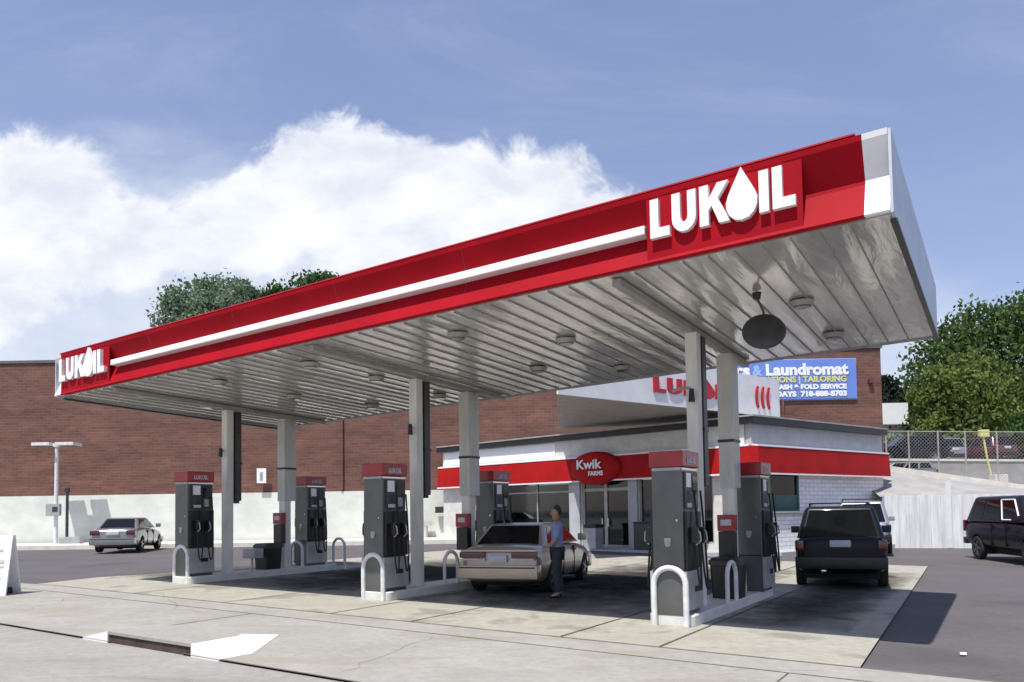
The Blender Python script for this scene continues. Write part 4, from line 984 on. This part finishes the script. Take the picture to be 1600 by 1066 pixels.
# dark van at the right edge
vst = [(-2.55, .80, .50, 1.12), (-2.5, .90, .42, 1.20), (-2.3, .95, .38, 1.22), (-1.4, .96, .36, 1.22), (-.4, .96, .36, 1.22), (.6, .96, .36, 1.20), (1.4, .95, .36, 1.14), (2.0, .92, .36, 1.06), (2.4, .86, .40, .96), (2.55, .74, .48, .84)]
vb = [('rear_bumper', 'dark', (-2.66, -2.4, -.9, .9, .45, .66)), ('tail_lamp', 'tail', (-2.57, -2.42, .80, .93, .85, 1.2)), ('tail_lamp', 'tail', (-2.57, -2.42, -.93, -.80, .85, 1.2)), ('front_bumper', 'dark', (2.35, 2.62, -.88, .88, .42, .66)), ('headlight', 'plate', (2.38, 2.56, .5, .85, .72, .88)), ('headlight', 'plate', (2.38, 2.56, -.85, -.5, .72, .88)),
      ('side_trim', 'cladding', (-1.5, 1.2, .955, .985, .70, .76)), ('door_handle', 'chrome', (.0, .14, .955, .985, .98, 1.02))]
car('parked_van', 'dark van with tinted windows at the right edge of the lot', 'van', (15.05, 22.3, gxy(15, 22)), radians(-99), 1.0, vst, (-2.45, 1.55, -2.1, .75, 1.17, 1.93, .90, .72), 'vanblack', (-1.55, 1.6, .36, .96),
    dict(boxes=vb, side_windows=[(.07, .30), (.33, .60), (.64, .90)], white_frame=2), GRP)
# cars in the upper lot
for i, (x, y, hd_, pt, lb) in enumerate(((23.0, 45.0, 175, 'navy', 'dark car on the upper lot behind the fence, nearest the white building'), (28.5, 47, 100, 'maroon', 'maroon car on the upper lot behind the fence, right of the barrier pole'), (26.2, 48, 95, 'lavender', 'grey car on the upper lot behind the fence, under the yellow-green tree'))):
    suv('parked_car', lb, (x, y, 4.05), radians(hd_), 1.0, pt, 'cars on the upper lot', 1.65, rack=False)
suv('parked_car', 'pale car low on the ramp just right of the shop roof', (19.0, 38.2, 2.6), radians(170), .8, 'silver', 'cars on the upper lot', 1.5, rack=False)

# ------------------------------------------------------------------ person beside the tan sedan
def skin_mesh(name, pts, edges, m, par, sub=2, root=0):
    me = bpy.data.meshes.new(name); me.from_pydata([p[:3] for p in pts], edges, []); o = bpy.data.objects.new(name, me); COL.objects.link(o)
    sk = o.modifiers.new('skin', 'SKIN'); sk.use_smooth_shade = True
    for i, p in enumerate(pts):
        v = me.skin_vertices[0].data[i]; rr = p[3] if isinstance(p[3], tuple) else (p[3], p[3]); v.radius = rr; v.use_root = (i == root)
    ss = o.modifiers.new('sub', 'SUBSURF'); ss.levels = sub; ss.render_levels = sub
    bpy.context.view_layer.update(); apply_mods(o); o.data.materials.clear(); o.data.materials.append(MT[m])
    for p in o.data.polygons: p.use_smooth = True
    o.parent = par; return o
# local: x = facing direction, y = left, z up
pr = empty('person', (.80, 14.0, gxy(1, 14.3)), radians(172), label='person in a light blue shirt standing beside the tan sedan at the pump', cat='person')
J = {'pel': (0, 0, .93, (.12, .15)), 'wst': (0, 0, 1.06, (.10, .135)), 'chs': (.01, 0, 1.27, (.115, .16)), 'ush': (.0, 0, 1.40, (.09, .13)), 'nck': (.01, 0, 1.49, .052), 'hd0': (.03, 0, 1.57, .075), 'hd1': (.03, 0, 1.66, .093), 'hd2': (.015, 0, 1.735, .07),
     'shl': (0, .18, 1.39, .062), 'ell': (.0, .235, 1.13, .043), 'wrl': (.16, .20, 1.0, .028), 'hal': (.23, .19, .98, .033),
     'shr': (0, -.18, 1.39, .062), 'elr': (-.04, -.23, 1.12, .043), 'wrr': (.03, -.23, .88, .028), 'har': (.05, -.23, .80, .033),
     'hil': (0, .09, .88, .09), 'knl': (.03, .10, .50, .06), 'anl': (-.02, .11, .09, .042), 'tol': (.13, .12, .035, .035), 'hir': (0, -.09, .88, .09), 'knr': (.0, -.11, .50, .06), 'anr': (-.05, -.13, .09, .042), 'tor': (.10, -.15, .035, .035)}
ks = list(J); E_ = [('pel', 'wst'), ('wst', 'chs'), ('chs', 'ush'), ('ush', 'nck'), ('nck', 'hd0'), ('hd0', 'hd1'), ('hd1', 'hd2'), ('ush', 'shl'), ('shl', 'ell'), ('ell', 'wrl'), ('wrl', 'hal'), ('ush', 'shr'), ('shr', 'elr'), ('elr', 'wrr'), ('wrr', 'har'),
     ('pel', 'hil'), ('hil', 'knl'), ('knl', 'anl'), ('anl', 'tol'), ('pel', 'hir'), ('hir', 'knr'), ('knr', 'anr'), ('anr', 'tor')]
pts = [J[k_] for k_ in ks]; idx = {k_: i for i, k_ in enumerate(ks)}; ed = [(idx[a], idx[b_]) for a, b_ in E_]
# fingers and face rooted on the same skeleton
def addp(p, par_i): pts.append(p); ed.append((par_i, len(pts)-1)); return len(pts)-1
for hk, dx, dz in (('hal', .05, -.02), ('har', .02, -.055)):
    h = J[hk]
    for q, (off, ln) in enumerate(((.022, .9), (.008, 1.05), (-.007, 1.0), (-.021, .8))):
        a = addp((h[0]+dx*.6, h[1]+off, h[2]+dz*.6, .0095), idx[hk]); addp((h[0]+dx*1.3*ln+.004, h[1]+off, h[2]+dz*1.3*ln-.012, .008), a)
    addp((h[0]+dx*.3+.01, h[1]+(.035 if hk == 'har' else -.035), h[2]+dz*.3, .010), idx[hk])
addp((.135, 0, 1.635, .014), idx['hd1'])
addp((.04, .10, 1.64, .018), idx['hd1']); addp((.04, -.10, 1.64, .018), idx['hd1'])
skin_mesh('body', pts, ed, 'skin', pr)
def sub_sk(name, keys, eds, m, grow, over={}):
    p_ = [(*J[k_][:3], tuple(r_+grow for r_ in (J[k_][3] if isinstance(J[k_][3], tuple) else (J[k_][3],)*2))) if k_ not in over else over[k_] for k_ in keys]
    return skin_mesh(name, p_, [(keys.index(a), keys.index(b_)) for a, b_ in eds], m, pr)
J['clr'] = (.005, 0, 1.465, .068)
sub_sk('shirt', ['pel', 'wst', 'chs', 'ush', 'shl', 'ell', 'shr', 'elr', 'clr'], [('pel', 'wst'), ('wst', 'chs'), ('chs', 'ush'), ('ush', 'shl'), ('shl', 'ell'), ('ush', 'shr'), ('shr', 'elr'), ('ush', 'clr')], 'shirt', .026, {'shl': (0, .185, 1.40, .10), 'shr': (0, -.185, 1.40, .10)})
sub_sk('trousers', ['pel', 'hil', 'knl', 'anl', 'hir', 'knr', 'anr'], [('pel', 'hil'), ('hil', 'knl'), ('knl', 'anl'), ('pel', 'hir'), ('hir', 'knr'), ('knr', 'anr')], 'trousers', .018, {'pel': (0, 0, .95, (.135, .165))})
for sg, k_, a_ in ((1, 'tol', 'anl'), (-1, 'tor', 'anr')):
    skin_mesh('shoe', [(J[a_][0]-.03, J[a_][1], .04, .04), (J[a_][0]+.05, J[a_][1], .045, .045), (J[k_][0]+.03, J[k_][1], .035, .034)], [(0, 1), (1, 2)], 'black', pr)
skin_mesh('hair', [(-.035, 0, 1.60, .055), (-.03, 0, 1.68, .085), (.0, 0, 1.745, .085), (.05, 0, 1.765, .06)], [(0, 1), (1, 2), (2, 3)], 'hair', pr)
for sg in (1, -1):
    b = MB(); b.cyl((.118, sg*.035, 1.665), (.128, sg*.035, 1.665), .012, n=8); b.build('eye', 'black', pr)
pr.scale = (.93,)*3

# ------------------------------------------------------------------ trees
def tree(name, label, loc, lobes, m, n, leaf, trunk_h, group='trees around the station', seed=1):
    rnd = random.Random(seed); r = empty(name, loc, 0, label=label, cat='tree', group=group)
    b = MB(); top = max(l[2] for l in lobes)
    b.tube([(0, 0, -.3), (.1, 0, trunk_h*.5), (.0, .1, trunk_h), (.1, .1, top*.8)], [.34, .26, .2, .08], 8)
    for l in lobes: b.tube([(0, .05, trunk_h*.8), (l[0]*.5, l[1]*.5, (trunk_h*.8+l[2])*.5), (l[0]*.95, l[1]*.95, l[2])], [.14, .09, .03], 6)
    b.build('trunk', 'trunk', r, True)
    vs, fs = [], []; tot = sum(l[3]**2 for l in lobes)
    for l in lobes:
        k_ = int(n*l[3]**2/tot); cl = []
        for _ in range(max(8, int(k_/26))):
            d = Vector((rnd.gauss(0, 1), rnd.gauss(0, 1), rnd.gauss(0, 1))).normalized(); q = rnd.random()**.33*rnd.uniform(.82, 1.12)
            cl.append(Vector((l[0]+d.x*l[3]*q, l[1]+d.y*l[3]*q, l[2]+d.z*l[4]*q)))
        for _ in range(k_):
            c_ = rnd.choice(cl); s_ = l[3]*.20; p = c_+Vector((rnd.gauss(0, s_), rnd.gauss(0, s_), rnd.gauss(0, s_*.75)))
            a = Vector((rnd.gauss(0, 1), rnd.gauss(0, 1), rnd.gauss(0, .6))).normalized(); e = a.orthogonal().normalized(); e.rotate(Matrix.Rotation(rnd.random()*6.3, 3, a)); g = a.cross(e)
            z = leaf*rnd.uniform(.6, 1.3); i0 = len(vs)
            vs += [p-e*z, p+g*z*.55, p+e*z, p-g*z*.55]; fs.append((i0, i0+1, i0+2, i0+3))
    me = bpy.data.meshes.new('crown'); me.from_pydata(vs, [], fs); o = bpy.data.objects.new('crown', me); COL.objects.link(o); me.materials.append(MT[m]); o.parent = r
    return r
tree('leafy_tree', 'blue-green tree rising behind the left part of the canopy', (-22.9, 58, .7), [(0, 0, 16.4, 2.6, 2.6), (-2.2, .3, 15.9, 1.9, 1.9), (2.1, -.4, 16.6, 2.1, 2.0), (.6, .5, 18.0, 1.5, 1.3), (-2.6, 0, 17.3, 1.1, 1.0), (2.6, 0, 17.8, 1.0, .9), (0, 0, 13.5, 2.8, 2.2)], 'leaf_c', 15000, .18, 9, seed=3)
tree('leafy_tree', 'dark green tree rising behind the canopy, right of the blue-green one', (-15.6, 59, 0), [(.6, 0, 18.6, 1.9, 1.7), (-2.2, .2, 18.1, 1.5, 1.3), (2.0, -.4, 18.7, 1.3, 1.2), (0, .5, 16.0, 2.4, 2.2), (-3.6, 0, 17.9, 1.2, 1.0), (-5.2, 0, 15.6, 1.4, 1.4)], 'leaf_e', 15000, .18, 10, seed=4)
tree('leafy_tree', 'large mid-green tree filling the right edge behind the fence', (34.5, 54, 3.5), [(0, 0, 8.5, 4.2, 3.6), (-3.4, .5, 8.0, 2.6, 2.4), (3.4, 0, 8.8, 3.6, 3.2), (-1.6, 0, 10.6, 2.2, 1.7), (1.6, -.3, 11.2, 2.4, 1.6), (5.2, 0, 10.6, 2.6, 2.0), (0, -1, 4.6, 4.0, 3.0), (5, 0, 4.8, 3.6, 3.0), (-4.2, 0, 10.0, 1.1, .9)], 'leaf_a', 20000, .19, 4.5, seed=5)
tree('leafy_tree', 'yellow-green tree right of the white building, in front of the large tree', (28.7, 49.5, 4), [(0, 0, 4.2, 1.9, 1.9), (-1.7, .3, 2.9, 1.2, 1.1), (1.8, -.2, 3.2, 1.7, 1.6), (.9, .2, 6.6, 1.1, 1.0), (-.9, 0, 5.6, 1.2, 1.0), (2.6, 0, 5.2, 1.1, 1.4), (-2.2, 0, 4.6, .8, .7), (.6, 0, 5.4, 1.5, 1.0), (0, 0, 2.0, 1.6, 1.0)], 'leaf_b', 12000, .15, 2.5, seed=6)
tree('leafy_tree', 'small dark tree beside the corner of the brick building', (33.0, 68, 4), [(0, 0, 7.0, 2.0, 2.0), (-1.4, 0, 6.0, 1.5, 1.4), (1.6, 0, 6.2, 1.7, 1.6), (.3, 0, 8.4, 1.0, .8), (0, 0, 4.5, 2.2, 1.8)], 'leaf_d', 6000, .2, 3, seed=7)
tree('leafy_bush', 'green bush behind the fence at the right edge', (30.3, 46, 3.6), [(0, 0, 1.7, 1.2, 1.5), (1.3, 0, 1.5, 1.1, 1.3), (.5, 0, 2.8, .9, .8)], 'leaf_e', 4500, .12, 1, seed=8)
tree('leafy_bush', 'pale loose bush under the white building', (25.9, 52, 4.1), [(0, 0, 1.5, 1.3, 1.0), (-1.3, 0, 1.2, 1.1, .9), (1.3, 0, 1.3, 1.0, .8)], 'leaf_c', 2500, .13, 1, seed=9)
for i, (x, y, h_) in enumerate(((42, 60, 5.5), (50, 62, 6.5), (38, 66, 7))):
    tree('leafy_tree', ['mid-green tree just beyond the right edge of the picture', 'mid-green tree far beyond the right edge of the picture', 'mid-green tree behind the large tree at the right edge'][i], (x, y, 3.5), [(0, 0, h_, 3.6, 3), (2, 0, h_+1.5, 2.6, 2.2), (-2, 0, h_+1, 2.6, 2.2), (0, 0, h_-2.4, 3.6, 2.6)], 'leaf_a', 6000, .22, 3, seed=20+i)

# small litter speck on the asphalt
b = MB(); b._add([(0, 0, .02), (.08, .01, .012), (.10, .05, .03), (.03, .06, .03), (.04, .03, .04)], [(0, 1, 4), (1, 2, 4), (2, 3, 4), (3, 0, 4), (0, 3, 2, 1)])
o = b.build('paper_scrap', 'letter'); o.location = S(-.38, 1.42, gs(-.4)-.025); tag(o, 'small white scrap of paper on the dark asphalt at lower right', 'paper scrap')
